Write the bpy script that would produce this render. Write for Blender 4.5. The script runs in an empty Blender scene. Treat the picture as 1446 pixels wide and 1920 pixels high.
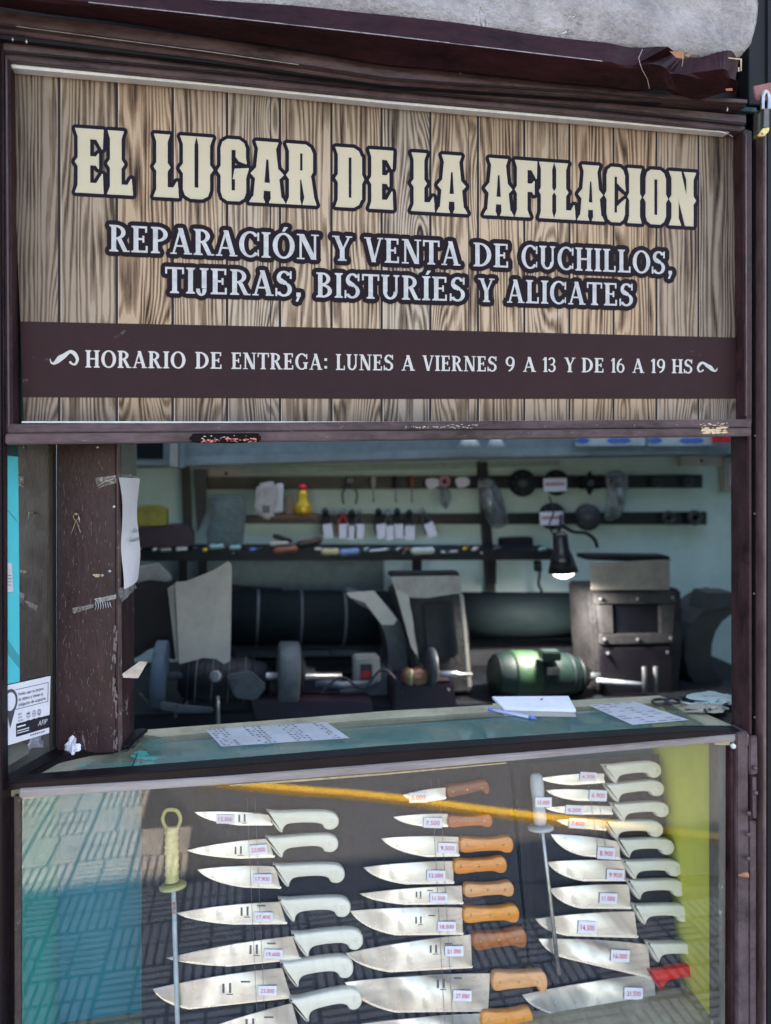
import bpy, bmesh, math, random
from mathutils import Vector, Matrix
from mathutils.geometry import delaunay_2d_cdt
random.seed(7)
S = bpy.context.scene
C = S.collection
R = math.radians
# ------------------------------------------------------------------ camera, sky, sun, exposure
FP, PSI, DIST, HOR, CZ = 1361.0, R(11), 1.2, 850.0, 1.5
cam = bpy.data.cameras.new('camera'); co = bpy.data.objects.new('camera', cam); C.objects.link(co)
co.location = (0, -DIST, CZ); co.rotation_euler = (R(90), 0, -PSI)
cam.sensor_fit = 'HORIZONTAL'; cam.sensor_width = 36; cam.lens = 36 * FP / 1446
cam.shift_y = -(960 - HOR) / 1446; cam.clip_start = 0.05; cam.clip_end = 500
cam.dof.use_dof = True; cam.dof.focus_distance = 1.24; cam.dof.aperture_fstop = 3.2
S.camera = co
W = bpy.data.worlds.new('World'); S.world = W; W.use_nodes = True
wn = W.node_tree; bg = wn.nodes['Background']; sky = wn.nodes.new('ShaderNodeTexSky')
SUN_EL, SUN_AZ = 66, 24           # behind the shop, a little to the right
sky.sky_type = 'NISHITA'; sky.sun_disc = False; sky.sun_elevation = R(SUN_EL); sky.sun_rotation = R(SUN_AZ)
wn.links.new(sky.outputs[0], bg.inputs[0]); bg.inputs[1].default_value = 0.15
sl = bpy.data.lights.new('sun', 'SUN'); so = bpy.data.objects.new('sun', sl); C.objects.link(so)
sl.energy = 5; sl.angle = R(0.53); sl.color = (1, .95, .88)
sd = Vector((math.sin(R(SUN_AZ)) * math.cos(R(SUN_EL)), math.cos(R(SUN_AZ)) * math.cos(R(SUN_EL)), math.sin(R(SUN_EL))))
so.rotation_euler = sd.to_track_quat('Z', 'Y').to_euler(); so.location = sd * 20
S.view_settings.view_transform = 'Standard'; S.view_settings.look = 'None'; S.view_settings.gamma = 1
S.view_settings.use_curve_mapping = False; S.view_settings.exposure = 2.48
try:
    S.view_settings.use_white_balance = True; S.view_settings.white_balance_temperature = 8000; S.view_settings.white_balance_tint = 14
except AttributeError: pass
S.cycles.max_bounces = 10; S.cycles.transparent_max_bounces = 16; S.cycles.caustics_reflective = False
S.cycles.use_denoising = True

# ------------------------------------------------------------------ pixel rays meeting real planes
def ray(px, py):
    a = (px - 723) / FP; b = -(py - HOR) / FP
    return Vector((math.sin(PSI) + a * math.cos(PSI), math.cos(PSI) - a * math.sin(PSI), b))
CAM = Vector((0, -DIST, CZ))
def at(px, py, Y=0.0):
    d = ray(px, py); return CAM + d * ((Y + DIST) / d.y)
def on(px, py, pl):
    d = ray(px, py); p0, n = pl
    return CAM + d * ((p0 - CAM).dot(n) / d.dot(n))
def plane3(a, b, c):
    n = (b - a).cross(c - a).normalized()
    if n.dot(CAM - a) < 0: n = -n
    return (a, n)
def pxm(n, Y): return n * (Y + DIST) / FP      # n photo pixels in metres at depth Y

# ------------------------------------------------------------------ materials
def N(nt, t, ins=None, **props):
    n = nt.nodes.new('ShaderNode' + t)
    for k, v in props.items(): setattr(n, k, v)
    if ins:
        for k, v in ins.items():
            s = n.inputs[k]
            if isinstance(v, bpy.types.NodeSocket): nt.links.new(v, s)
            elif isinstance(v, bpy.types.Node): nt.links.new(v.outputs[0], s)
            else: s.default_value = v
    return n
def M_(nt, op, a, b=0.0, c=0.0): return N(nt, 'Math', {0: a, 1: b, 2: c}, operation=op).outputs[0]
def c4(c): return (c[0], c[1], c[2], 1)
def MIX(nt, f, a, b):
    n = nt.nodes.new('ShaderNodeMix'); n.data_type = 'RGBA'
    for k, v in ((0, f), (6, a), (7, b)):
        s = n.inputs[k]
        if isinstance(v, bpy.types.NodeSocket): nt.links.new(v, s)
        else: s.default_value = c4(v) if k else v
    return n.outputs[2]
def ramp(nt, f, stops, interp='LINEAR'):
    n = nt.nodes.new('ShaderNodeValToRGB'); r = n.color_ramp; r.interpolation = interp
    while len(r.elements) < len(stops): r.elements.new(.5)
    for e, (p, c) in zip(r.elements, stops): e.position = p; e.color = c4(c) if hasattr(c, '__len__') else (c, c, c, 1)
    nt.links.new(f, n.inputs[0]); return n.outputs[0]
def newmat(name):
    m = bpy.data.materials.new(name); m.use_nodes = True; nt = m.node_tree
    return m, nt, nt.nodes['Principled BSDF']
def coords(nt, scale=(1, 1, 1)):
    tc = nt.nodes.new('ShaderNodeTexCoord')
    mp = N(nt, 'Mapping', {0: tc.outputs['Object']}); mp.inputs['Scale'].default_value = scale
    return mp.outputs[0]
MATS = {}
def mat(name, c1, c2=None, scale=30, rough=.5, metal=0, bump=.15, chip=None, chipt=.68, stretch=(1, 1, 1), spec=.5, chipscale=None, emis=None, coat=0, dist=.002):
    if name in MATS: return MATS[name]
    m, nt, p = newmat(name); v = coords(nt, stretch)
    n1 = N(nt, 'TexNoise', {'Vector': v, 'Scale': scale, 'Detail': 5, 'Roughness': .65}).outputs[0]
    n2 = N(nt, 'TexNoise', {'Vector': v, 'Scale': scale * 6, 'Detail': 3, 'Roughness': .7}).outputs[0]
    c2 = c2 or tuple(x * .6 for x in c1)
    f = ramp(nt, M_(nt, 'MULTIPLY_ADD', n2, .35, M_(nt, 'MULTIPLY', n1, .75)), [(.38, 0), (.7, 1)])
    col = MIX(nt, f, c2, c1)
    rr = M_(nt, 'MULTIPLY_ADD', n1, .35, rough - .17)
    if chip:
        cs = chipscale or scale * 1.3
        n3 = N(nt, 'TexNoise', {'Vector': v, 'Scale': cs, 'Detail': 8, 'Roughness': .75, 'Distortion': .6}).outputs[0]
        cf = ramp(nt, n3, [(chipt, 0), (chipt + .02, 1)])
        col = MIX(nt, cf, col, chip)
        hgt = M_(nt, 'SUBTRACT', n2, cf)
    else: hgt = n2
    nt.links.new(col, p.inputs['Base Color']); nt.links.new(rr, p.inputs['Roughness'])
    p.inputs['Metallic'].default_value = metal; p.inputs['Specular IOR Level'].default_value = spec
    p.inputs['Coat Weight'].default_value = coat
    if emis: p.inputs['Emission Color'].default_value = c4(emis[0]); p.inputs['Emission Strength'].default_value = emis[1]
    b = N(nt, 'Bump', {'Strength': bump, 'Distance': dist, 'Height': hgt}); nt.links.new(b.outputs[0], p.inputs['Normal'])
    MATS[name] = m; return m
def glass(name, tint=(.93, .97, .96), k=1.0, dirt_haze=.05, wave=0.0, wscale=3, dirt_haze_col=(.35, .35, .33)):
    m = bpy.data.materials.new(name); m.use_nodes = True; nt = m.node_tree; nt.nodes.remove(nt.nodes['Principled BSDF'])
    out = nt.nodes['Material Output']; v = coords(nt)
    bf = N(nt, 'NewGeometry').outputs['Backfacing']
    fr = N(nt, 'Fresnel', {'IOR': M_(nt, 'MULTIPLY_ADD', bf, 1 / 1.5 - 1.5, 1.5)})
    gl = N(nt, 'BsdfGlossy', {'Color': (1, 1, 1, 1), 'Roughness': .015})
    if wave:
        nz = N(nt, 'TexNoise', {'Vector': v, 'Scale': wscale, 'Detail': 1})
        b = N(nt, 'Bump', {'Strength': 1, 'Distance': wave, 'Height': nz.outputs[0]}); nt.links.new(b.outputs[0], gl.inputs['Normal'])
    tr = N(nt, 'BsdfTransparent', {'Color': c4(tint)})
    mx = N(nt, 'MixShader', {0: M_(nt, 'MULTIPLY', fr.outputs[0], k), 1: tr, 2: gl})
    df = N(nt, 'BsdfDiffuse', {'Color': c4(dirt_haze_col)})
    n1 = N(nt, 'TexNoise', {'Vector': v, 'Scale': 9, 'Detail': 7, 'Roughness': .7})
    dn = ramp(nt, n1.outputs[0], [(.42, dirt_haze * .3), (.75, dirt_haze * 2.5)])
    m2 = N(nt, 'MixShader', {0: dn, 1: mx, 2: df})
    nt.links.new(m2.outputs[0], out.inputs[0]); return m

BROWN = mat('worn_brown_paint', (.052, .022, .026), (.007, .003, .004), 26, .5, bump=.6, chip=(.17, .12, .115), chipt=.685, chipscale=45, stretch=(.5, 1, .5), spec=.22)
BROWNL = mat('grey_brown_paint', (.105, .068, .075), (.020, .011, .014), 20, .45, bump=.5, chip=(.38, .31, .24), chipt=.70, chipscale=38, stretch=(.35, 1, 1), spec=.22)
MAROON = mat('maroon_paint', (.036, .011, .016), (.007, .0025, .0035), 14, .45, bump=.7, chip=(.30, .24, .2), chipt=.76, stretch=(.4, 1, 1), chipscale=26, spec=.1)
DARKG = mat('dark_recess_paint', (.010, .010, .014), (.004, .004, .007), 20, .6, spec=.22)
BLACKB = mat('black_brown_paint', (.009, .005, .008), (.004, .0025, .004), 24, .4, bump=.4, chip=(.10, .06, .05), chipt=.74, spec=.22)
PLASTER = mat('rough_grey_plaster', (.39, .365, .37), (.19, .17, .175), 13, .9, bump=1, dist=.007, chip=(.60, .57, .57), chipt=.64, chipscale=12)
RAILG = mat('scratched_grey_rail', (.30, .275, .275), (.15, .125, .125), 30, .45, bump=.3, stretch=(.1, 1, 1), chip=(.07, .045, .04), chipt=.66, chipscale=22)
PUTTY = mat('old_putty', (.55, .44, .26), (.28, .2, .12), 60, .7, bump=.6)
WHITEP = mat('white_paint', (.72, .74, .77), (.55, .57, .6), 20, .4)
TEALD = mat('dark_teal_paint', (.008, .075, .075), (.004, .035, .036), 14, .4)
TEAL = mat('teal_paint', (.008, .42, .40), (.006, .32, .31), 4, .4, bump=.1, chip=(.01, .09, .1), chipt=.78, chipscale=60)
TEALB = mat('teal_blue_board', (.004, .26, .36), (.003, .19, .28), 3, .45, bump=.1)
CYAN = mat('reflected_cyan', (.04, .60, .68), (.03, .5, .6), 4, .4, bump=.1)
OLIVE = mat('yellow_green_board', (.62, .63, .10), (.48, .50, .08), 5, .6, bump=.1)
CLOTH = mat('navy_black_cloth', (.010, .017, .034), (.003, .005, .012), 9, .8, bump=.5, stretch=(1, 1, .6), dist=.006)
WALLT = mat('pale_teal_wall', (.70, .87, .83), (.52, .70, .67), 3, .7, bump=.2, chip=(.20, .26, .25), chipt=.72)
def steel_mat():
    m, nt, p = newmat('steel_blade'); v = coords(nt)
    n1 = N(nt, 'TexNoise', {'Vector': v, 'Scale': 7, 'Detail': 1.5, 'Distortion': .8}).outputs[0]
    n2 = N(nt, 'TexNoise', {'Vector': coords(nt, (1, 1, 1)), 'Scale': 45, 'Detail': 4}).outputs[0]
    v3 = coords(nt, (.15, 1, 6)); n3 = N(nt, 'TexNoise', {'Vector': v3, 'Scale': 120, 'Detail': 2}).outputs[0]
    st = ramp(nt, n2, [(.62, 0), (.72, .55)])
    col = MIX(nt, ramp(nt, n1, [(.38, 0), (.60, 1)]), (.40, .40, .405), (.82, .815, .80)); col = MIX(nt, st, col, (.45, .38, .30))
    nt.links.new(col, p.inputs['Base Color']); p.inputs['Metallic'].default_value = .78
    nt.links.new(M_(nt, 'MULTIPLY_ADD', n2, .3, .17), p.inputs['Roughness'])
    b = N(nt, 'Bump', {'Strength': .8, 'Distance': .03, 'Height': n1}); b2 = N(nt, 'Bump', {'Strength': .08, 'Distance': .0005, 'Height': n3, 'Normal': b.outputs[0]})
    nt.links.new(b2.outputs[0], p.inputs['Normal']); return m
STEEL = steel_mat()
EDGE = mat('ground_edge_steel', (.92, .91, .88), (.8, .79, .76), 20, .25, metal=.7, bump=.05)
STEELD = mat('brushed_steel', (.45, .46, .48), (.25, .26, .28), 30, .35, metal=.9, bump=.1)
HWHITE = mat('white_green_plastic', (.80, .77, .67), (.71, .68, .58), 10, .35, bump=.1, coat=.2)
HORANGE = mat('orange_wood', (.85, .33, .06), (.60, .18, .03), 30, .38, bump=.2, stretch=(.25, 1, 2), coat=.3)
HRED = mat('red_brown_wood', (.34, .11, .06), (.18, .05, .03), 40, .45, bump=.2, stretch=(.25, 1, 2))
REDP = mat('red_plastic', (.80, .02, .02), (.65, .015, .015), 10, .35)
YELLOWP = mat('yellow_handle', (.55, .50, .20), (.38, .35, .16), 30, .45, bump=.3)
BRASS = mat('brass', (.65, .45, .16), (.4, .27, .1), 40, .35, metal=.8)
PAPER = mat('white_paper', (.62, .60, .64), (.55, .54, .6), 7, .75, bump=.5, dist=.004)
PAPERT = mat('tag_paper', (.80, .80, .88), (.70, .70, .80), 20, .7, bump=.1)
INK = mat('black_ink', (.02, .018, .03), None, 30, .5)
INKG = mat('grey_ink', (.11, .11, .13), None, 30, .5)
INKR = mat('red_ink', (.72, .04, .10), (.6, .03, .08), 30, .5)
TITLE = mat('cream_print', (.50, .44, .325), (.46, .40, .295), 5, .6, bump=.02, spec=.12)
SUBT = mat('silver_print', (.50, .50, .515), (.33, .33, .34), 60, .6, bump=.02, spec=.12)
HORA = mat('ivory_print', (.50, .49, .475), (.45, .44, .43), 6, .6, bump=.02, spec=.12)
OUTL = mat('navy_outline_print', (.010, .007, .015), (.006, .004, .009), 20, .6, bump=.02, spec=.12)
BAND = mat('brown_print', (.033, .016, .018), (.024, .011, .013), 5, .6, bump=.05, chip=(.085, .065, .07), chipt=.66, chipscale=14, spec=.12)
CARD = mat('grey_cardboard', (.40, .385, .35), (.28, .27, .245), 6, .85, bump=.3)
MACH = mat('machine_dark_iron', (.012, .015, .020), (.004, .005, .008), 9, .55, bump=.5, spec=.3, chip=(.05, .05, .05), chipt=.7, chipscale=24)
MACHG = mat('machine_grey_paint', (.095, .107, .115), (.03, .036, .042), 9, .5, bump=.4, chip=(.02, .02, .02), chipt=.62, chipscale=14)
MACHB = mat('dark_green_tube', (.006, .015, .016), (.0025, .006, .008), 7, .8, spec=.15, bump=.5, stretch=(.3, 1, 1))
MGREEN = mat('green_motor', (.003, .017, .014), (.0015, .006, .006), 9, .45, bump=.4, chip=(.06, .07, .06), chipt=.68, chipscale=22)
LGREEN = mat('green_motor_band', (.015, .055, .022), (.008, .03, .012), 12, .5, bump=.4)
LEATH = mat('dark_dusty_leather', (.036, .036, .039), (.007, .007, .009), 12, .8, bump=.6, dist=.006)
PLUM = mat('dark_plum_tray', (.035, .018, .032), (.02, .01, .018), 8, .5)
GRIND = mat('grinding_stone', (.09, .13, .18), (.05, .075, .11), 40, .8, bump=.4)
BLACKM = mat('black_magnet_bar', (.010, .016, .014), (.006, .008, .008), 20, .45)
GOLD = mat('gold_foil', (.80, .52, .05), (.5, .3, .03), 30, .3, metal=.5, bump=.5)
BLUEP = mat('blue_plastic', (.10, .20, .62), (.07, .14, .45), 10, .35)
BEIGE2 = mat('beige_edge_wood', (.40, .36, .26), (.22, .20, .14), 14, .6, bump=.3)
BEIGE = mat('beige_worn_wood', (.42, .38, .27), (.25, .22, .15), 14, .6, bump=.3, chip=(.10, .30, .29), chipt=.7, chipscale=12)
TILE = mat('paving_tile', (.44, .43, .40), (.30, .29, .27), 8, .8, bump=.3)
GROUT = mat('dark_grout', (.07, .068, .062), (.04, .04, .036), 30, .9, bump=.4)
ASPH = mat('asphalt', (.10, .10, .10), (.055, .055, .057), 60, .9, bump=.6)
YKERB = mat('yellow_kerb_paint', (.88, .54, .01), (.75, .43, .01), 20, .6)
PINK = mat('pink_plastic', (.75, .32, .38), None, 20, .4)
BOXT = mat('faded_teal_grey_paint', (.20, .27, .28), (.11, .16, .17), 8, .6, bump=.2)
IVORY = mat('ivory_plastic', (.60, .54, .50), (.48, .43, .40), 10, .5)
TAPE = glass('clear_tape', (.85, .85, .85), 1.6, .16, .004, 60, (.7, .7, .72))
BAGM = glass('plastic_bag_film', (.72, .76, .78), 1.5, .10, .01, 40, (.6, .62, .64))
FGLASS = glass('window_glass', (.985, .99, .985), 1.15, .004, .0014, 2.2)
CGLASS = glass('counter_glass', (.85, .90, .88), 1.0, .30, .0008, 3, (.24, .25, .20))  # grey-green haze colour also stands for the wall's reflection
MIRROR = glass('mirror_glass', (.25, .25, .24), 8, .16, .0, 3, (.30, .29, .27))

# ------------------------------------------------------------------ object helpers
ORG = {}
def link(o, parent=None):
    C.objects.link(o)
    if parent: o.parent = parent
def tag(o, label, cat, group=None, kind=None):
    if kind: o['kind'] = kind
    if label: o['label'] = label
    if cat: o['category'] = cat
    if group: o['group'] = group
    return o
def thing(name, label, cat, loc, group=None):
    o = bpy.data.objects.new(name, None); link(o); o.location = loc; o.empty_display_size = .02
    ORG[o.name] = Vector(loc); return tag(o, label, cat, group)
def mesh(name, verts, faces, m, parent=None, smooth=False, bevel=0, label=None, seg=2):
    verts = [Vector(v) for v in verts]
    if parent: org = ORG[parent.name]
    else:
        xs = [v.x for v in verts]; ys = [v.y for v in verts]; zs = [v.z for v in verts]
        org = Vector(((min(xs) + max(xs)) / 2, (min(ys) + max(ys)) / 2, min(zs)))
    me = bpy.data.meshes.new(name); me.from_pydata([v - org for v in verts], [], faces)
    me.materials.append(m)
    if len(verts) > 3 and faces:
        bm = bmesh.new(); bm.from_mesh(me)
        if bevel or smooth: bmesh.ops.recalc_face_normals(bm, faces=bm.faces)
        if bevel:
            bmesh.ops.bevel(bm, geom=[e for e in bm.edges if len(e.link_faces) == 2 and e.calc_face_angle(0) > .5], offset=bevel, segments=seg, affect='EDGES', clamp_overlap=True)
        bm.to_mesh(me); bm.free()
    if smooth:
        for p in me.polygons: p.use_smooth = True
    o = bpy.data.objects.new(name, me); link(o, parent)
    if not parent: o.location = org
    ORG[o.name] = org
    if label: o['label'] = label
    return o
def join(*vf):
    V, F = [], []
    for v, f in vf:
        n = len(V); V += list(v); F += [[i + n for i in q] for q in f]
    return V, F
def prism_vf(front, back):
    n = len(front)
    f = [list(range(n)), [n + i for i in range(n)][::-1]]
    f += [[i, n + i, n + (i + 1) % n, (i + 1) % n] for i in range(n)]
    return list(front) + list(back), f
def slab_vf(pts, Y, d): 
    fr = [at(x, y, Y) for x, y in pts]
    return prism_vf(fr, [p + Vector((0, d, 0)) for p in fr])
def slab(name, pts, Y, d, m, parent=None, bevel=.0012, label=None):
    v, f = slab_vf(pts, Y, d); return mesh(name, v, f, m, parent, bevel=bevel, label=label)
def box_vf(a, b):
    x0, y0, z0 = a; x1, y1, z1 = b
    v = [(x0, y0, z0), (x1, y0, z0), (x1, y1, z0), (x0, y1, z0), (x0, y0, z1), (x1, y0, z1), (x1, y1, z1), (x0, y1, z1)]
    return [Vector(p) for p in v], [[0, 3, 2, 1], [4, 5, 6, 7], [0, 1, 5, 4], [1, 2, 6, 5], [2, 3, 7, 6], [3, 0, 4, 7]]
def box(name, a, b, m, parent=None, bevel=0, label=None):
    v, f = box_vf(a, b); return mesh(name, v, f, m, parent, bevel=bevel, label=label)
def lathe_vf(p0, p1, prof, n=24):
    p0, p1 = Vector(p0), Vector(p1); ax = (p1 - p0); d = ax.normalized()
    u = d.orthogonal().normalized(); w = d.cross(u)
    V, F = [], []
    for t, r in prof:
        c = p0 + ax * t
        for k in range(n):
            a = 2 * math.pi * k / n; V.append(c + (u * math.cos(a) + w * math.sin(a)) * max(r, 1e-5))
    for i in range(len(prof) - 1):
        for k in range(n):
            F.append([i * n + k, i * n + (k + 1) % n, (i + 1) * n + (k + 1) % n, (i + 1) * n + k])
    F.append(list(range(n))[::-1]); F.append([(len(prof) - 1) * n + k for k in range(n)])
    return V, F
def lathe(name, p0, p1, prof, m, parent=None, n=24, smooth=True, label=None):
    v, f = lathe_vf(p0, p1, prof, n); o = mesh(name, v, f, m, parent, smooth=smooth, label=label)
    return o
def rod(name, p0, p1, r, m, parent=None, n=12, label=None):
    return lathe(name, p0, p1, [(0, r * .8), (.004, r), (.996, r), (1, r * .8)], m, parent, n, True, label)
def tube_vf(pts, r, n=8):
    pts = [Vector(p) for p in pts]; V, F = [], []
    rr = r if hasattr(r, '__len__') else [r] * len(pts)
    u = None
    for i, p in enumerate(pts):
        d = (pts[min(i + 1, len(pts) - 1)] - pts[max(i - 1, 0)]).normalized()
        if u is None: u = d.orthogonal().normalized()
        u = (u - d * u.dot(d)).normalized(); w = d.cross(u)
        for k in range(n):
            a = 2 * math.pi * k / n; V.append(p + (u * math.cos(a) + w * math.sin(a)) * rr[i])
    for i in range(len(pts) - 1):
        for k in range(n): F.append([i * n + k, i * n + (k + 1) % n, (i + 1) * n + (k + 1) % n, (i + 1) * n + k])
    F.append(list(range(n))[::-1]); F.append([(len(pts) - 1) * n + k for k in range(n)])
    return V, F
def tube(name, pts, r, m, parent=None, n=8, label=None):
    v, f = tube_vf(pts, r, n); return mesh(name, v, f, m, parent, smooth=True, label=label)
def spline(p, k=6):
    p = [Vector(q) for q in p]; q = [p[0]] + p + [p[-1]]; o = []
    for i in range(1, len(q) - 2):
        for j in range(k):
            t = j / k; a, b, c, d = q[i - 1:i + 3]
            o.append(.5 * ((2 * b) + (c - a) * t + (2 * a - 5 * b + 4 * c - d) * t * t + (3 * b - a - 3 * c + d) * t ** 3))
    o.append(p[-1]); return o
def smooth2(pts, k=5, closed=True):      # catmull-rom closed outline in 2D
    n = len(pts); o = []
    for i in range(n):
        a, b, c, d = [Vector(pts[(i + j) % n]) for j in (-1, 0, 1, 2)]
        for j in range(k):
            t = j / k; q = .5 * ((2 * b) + (c - a) * t + (2 * a - 5 * b + 4 * c - d) * t * t + (3 * b - a - 3 * c + d) * t ** 3)
            o.append((q.x, q.y))
    return o
def puffy_vf(pts2, mapf, h, inset):
    """rounded solid over a 2D outline; mapf(x, y, height) -> 3D"""
    n = len(pts2); area = sum(pts2[i][0] * pts2[(i + 1) % n][1] - pts2[(i + 1) % n][0] * pts2[i][1] for i in range(n))
    sg = 1 if area > 0 else -1; nor = []
    for i in range(n):
        a = Vector(pts2[i - 1]); b = Vector(pts2[(i + 1) % n]); d = (b - a)
        d = d.normalized() if d.length > 0 else Vector((1, 0)); nor.append(Vector((-d.y, d.x)) * sg)
    V, F = [], []
    rings = [(0, .25), (0, .55), (.18, .8), (.5, .95), (1, 1)]
    rings = [(0, 0)] + rings
    for ins, hh in rings:
        for p, q in zip(pts2, nor): V.append(mapf(p[0] + q.x * ins * inset, p[1] + q.y * ins * inset, hh * h))
    for r in range(len(rings) - 1):
        for i in range(n): F.append([r * n + i, r * n + (i + 1) % n, (r + 1) * n + (i + 1) % n, (r + 1) * n + i])
    F.append([(len(rings) - 1) * n + i for i in range(n)]); F.append(list(range(n))[::-1])
    return V, F
def mapplane(pl):
    p0, n = pl
    return lambda x, y, h: (lambda q: q + n * h)(on(x, y, pl))

# ------------------------------------------------------------------ lettering from convex pieces
def hull(P):
    P = sorted(set((round(x, 6), round(y, 6)) for x, y in P))
    if len(P) < 3: return P
    def half(Q):
        o = []
        for p in Q:
            while len(o) >= 2 and (o[-1][0] - o[-2][0]) * (p[1] - o[-2][1]) - (o[-1][1] - o[-2][1]) * (p[0] - o[-2][0]) <= 0: o.pop()
            o.append(p)
        return o
    a = half(P); b = half(P[::-1]); return a[:-1] + b[:-1]
def inflate(poly, r, n=10):
    return hull([(x + r * math.cos(2 * math.pi * k / n), y + r * math.sin(2 * math.pi * k / n)) for x, y in poly for k in range(n)])
def union(polys):
    V, F = [], []
    for p in polys:
        p = hull(p)
        if len(p) < 3: continue
        n = len(V); V += [Vector(q) for q in p]; F.append(list(range(n, n + len(p))))
    v, e, f, ov, oe, of = delaunay_2d_cdt(V, [], F, 0, 1e-5)
    return [(p.x, p.y) for p in v], [list(t) for t, o in zip(f, of) if o]
SW, TW, SH, SX = .175, .08, .055, .075
def rc(x0, y0, x1, y1): return [(x0, y0), (x1, y0), (x1, y1), (x0, y1)]
def stem(x, y0=0., y1=1., w=SW, b=(1, 1), t=(1, 1)):
    P = [rc(x, y0, x + w, y1)]
    for on_, y, s in ((b, y0, 1), (t, y1, -1)):
        if on_ and any(on_):
            l, r = SX * on_[0], SX * on_[1]
            P += [[(x - l, y), (x + w + r, y), (x + w + r, y + s * SH), (x - l, y + s * SH)], [(x - l * .6, y + s * SH), (x + w + r * .6, y + s * SH), (x + w, y + s * (SH + .05)), (x, y + s * (SH + .05))]]
    return P
def stroke(x0, y0, x1, y1, w): return [(x0 - w / 2, y0), (x0 + w / 2, y0), (x1 + w / 2, y1), (x1 - w / 2, y1)]
def arc(cx, cy, rx, ry, a0, a1, wx, wy, n=12):
    P = []
    for i in range(n):
        a, b = R(a0 + (a1 - a0) * i / n), R(a0 + (a1 - a0) * (i + 1) / n)
        P.append([(cx + rx * math.cos(a), cy + ry * math.sin(a)), (cx + rx * math.cos(b), cy + ry * math.sin(b)),
                  (cx + (rx - wx) * math.cos(b), cy + (ry - wy) * math.sin(b)), (cx + (rx - wx) * math.cos(a), cy + (ry - wy) * math.sin(a))])
    return P
def tick(x, y0, y1, w=.07): return rc(x - w / 2, y0, x + w / 2, y1)
def G_(ch):
    s = stem; W_ = SW
    if ch == 'I': return s(.075), .325
    if ch == 'L': return s(.075) + [rc(.1, 0, .56, TW), tick(.54, 0, .27)], .60
    if ch == 'E': return s(.075) + [rc(.1, 0, .57, TW), rc(.1, 1 - TW, .55, 1), rc(.2, .47, .44, .47 + TW), tick(.55, 0, .26), tick(.53, .76, 1), tick(.43, .38, .64)], .63
    if ch == 'F': return s(.075) + [rc(.1, 1 - TW, .55, 1), rc(.2, .47, .44, .55), tick(.53, .76, 1), tick(.43, .38, .64)], .6
    if ch == 'H': return s(.075) + s(.53) + [rc(.2, .47, .6, .47 + TW)], .78
    if ch == 'T': return s(.25, t=None) + [rc(.0, 1 - TW, .675, 1), tick(.03, .74, 1), tick(.645, .74, 1)], .68
    if ch == 'D': return s(.075, b=(1, 0), t=(1, 0)) + arc(.25, .5, .47, .5, -90, 90, .175, TW) + [rc(.2, 0, .27, TW), rc(.2, 1 - TW, .27, 1)], .74
    if ch == 'P': return s(.075, t=(1, 0)) + arc(.25, .72, .36, .28, -90, 90, .16, TW) + [rc(.2, .44, .27, .44 + TW), rc(.2, 1 - TW, .27, 1)], .63
    if ch == 'B': return s(.075, b=(1, 0), t=(1, 0)) + arc(.25, .745, .31, .255, -90, 90, .15, TW) + arc(.25, .26, .38, .27, -90, 90, .165, TW) + [rc(.2, .46, .27, .53), rc(.2, 0, .27, TW), rc(.2, 1 - TW, .27, 1)], .66
    if ch == 'R': return s(.075, t=(1, 0)) + arc(.25, .73, .34, .27, -90, 90, .155, TW) + [rc(.2, .46, .27, .53), rc(.2, 1 - TW, .27, 1), stroke(.36, .49, .58, .02, .17), rc(.5, 0, .74, SH)], .73
    if ch in 'AÁ': return [stroke(.36, .96, .11, .03, TW), stroke(.36, 1, .62, .03, W_), rc(0, 0, .23, SH), rc(.49, 0, .78, SH), rc(.2, .28, .52, .28 + .07), rc(.28, .93, .42, 1.0)], .77
    if ch == 'V': return [stroke(.15, 1, .40, 0, W_), stroke(.66, .96, .42, .05, TW), rc(0, 1 - SH, .28, 1), rc(.54, 1 - SH, .78, 1)], .77
    if ch == 'Y': return [stroke(.15, 1, .36, .45, .165), stroke(.62, .96, .40, .45, TW), rc(0, 1 - SH, .27, 1), rc(.5, 1 - SH, .74, 1)] + s(.285, 0, .5, t=None), .73
    if ch == 'N': return [rc(.1, 0, .18, 1), rc(.62, 0, .70, 1), stroke(.16, 1, .62, 0, .2), rc(0, 0, .28, SH), rc(0, 1 - SH, .2, 1), rc(.52, 1 - SH, .8, 1)], .80
    if ch == 'U': return s(.075, .3, 1, b=None) + s(.56, .3, 1, w=.09, b=None) + arc(.3625, .32, .2875, .33, 180, 360, .15, .09), .75
    if ch == 'J': return s(.17, .22, 1, b=None) + arc(.155, .16, .19, .24, 195, 372, .15, .08, 8) + [rc(-.03, .06, .1, .2)], .42
    if ch == 'O': return arc(.40, .5, .40, .515, 0, 360, .175, TW, 22), .80
    if ch == 'C': return arc(.40, .5, .40, .515, 42, 318, .175, TW, 18) + [tick(.69, .64, .97), tick(.69, .05, .3, .05)], .74
    if ch == 'G': return arc(.40, .5, .40, .515, 42, 318, .175, TW, 18) + [tick(.69, .66, .97)] + s(.54, .05, .46, b=None, w=.165), .78
    if ch == 'S': return arc(.31, .735, .27, .28, 25, 250, .15, .085, 10) + arc(.30, .275, .30, .29, 75, -155, .155, .085, 12) + [[(.13, .62), (.30, .44), (.42, .57), (.2, .72)], tick(.55, .7, 1), tick(.03, 0, .32)], .62
    if ch == ',': return [rc(.06, 0, .22, .16), stroke(.16, .03, .08, -.2, .09)], .26
    if ch == ':': return [rc(.06, .08, .22, .24), rc(.06, .56, .22, .72)], .27
    if ch == '1': return s(.12, t=None) + [[(.14, 1), (.0, .84), (.0, .78), (.16, .86)]], .36
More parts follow.
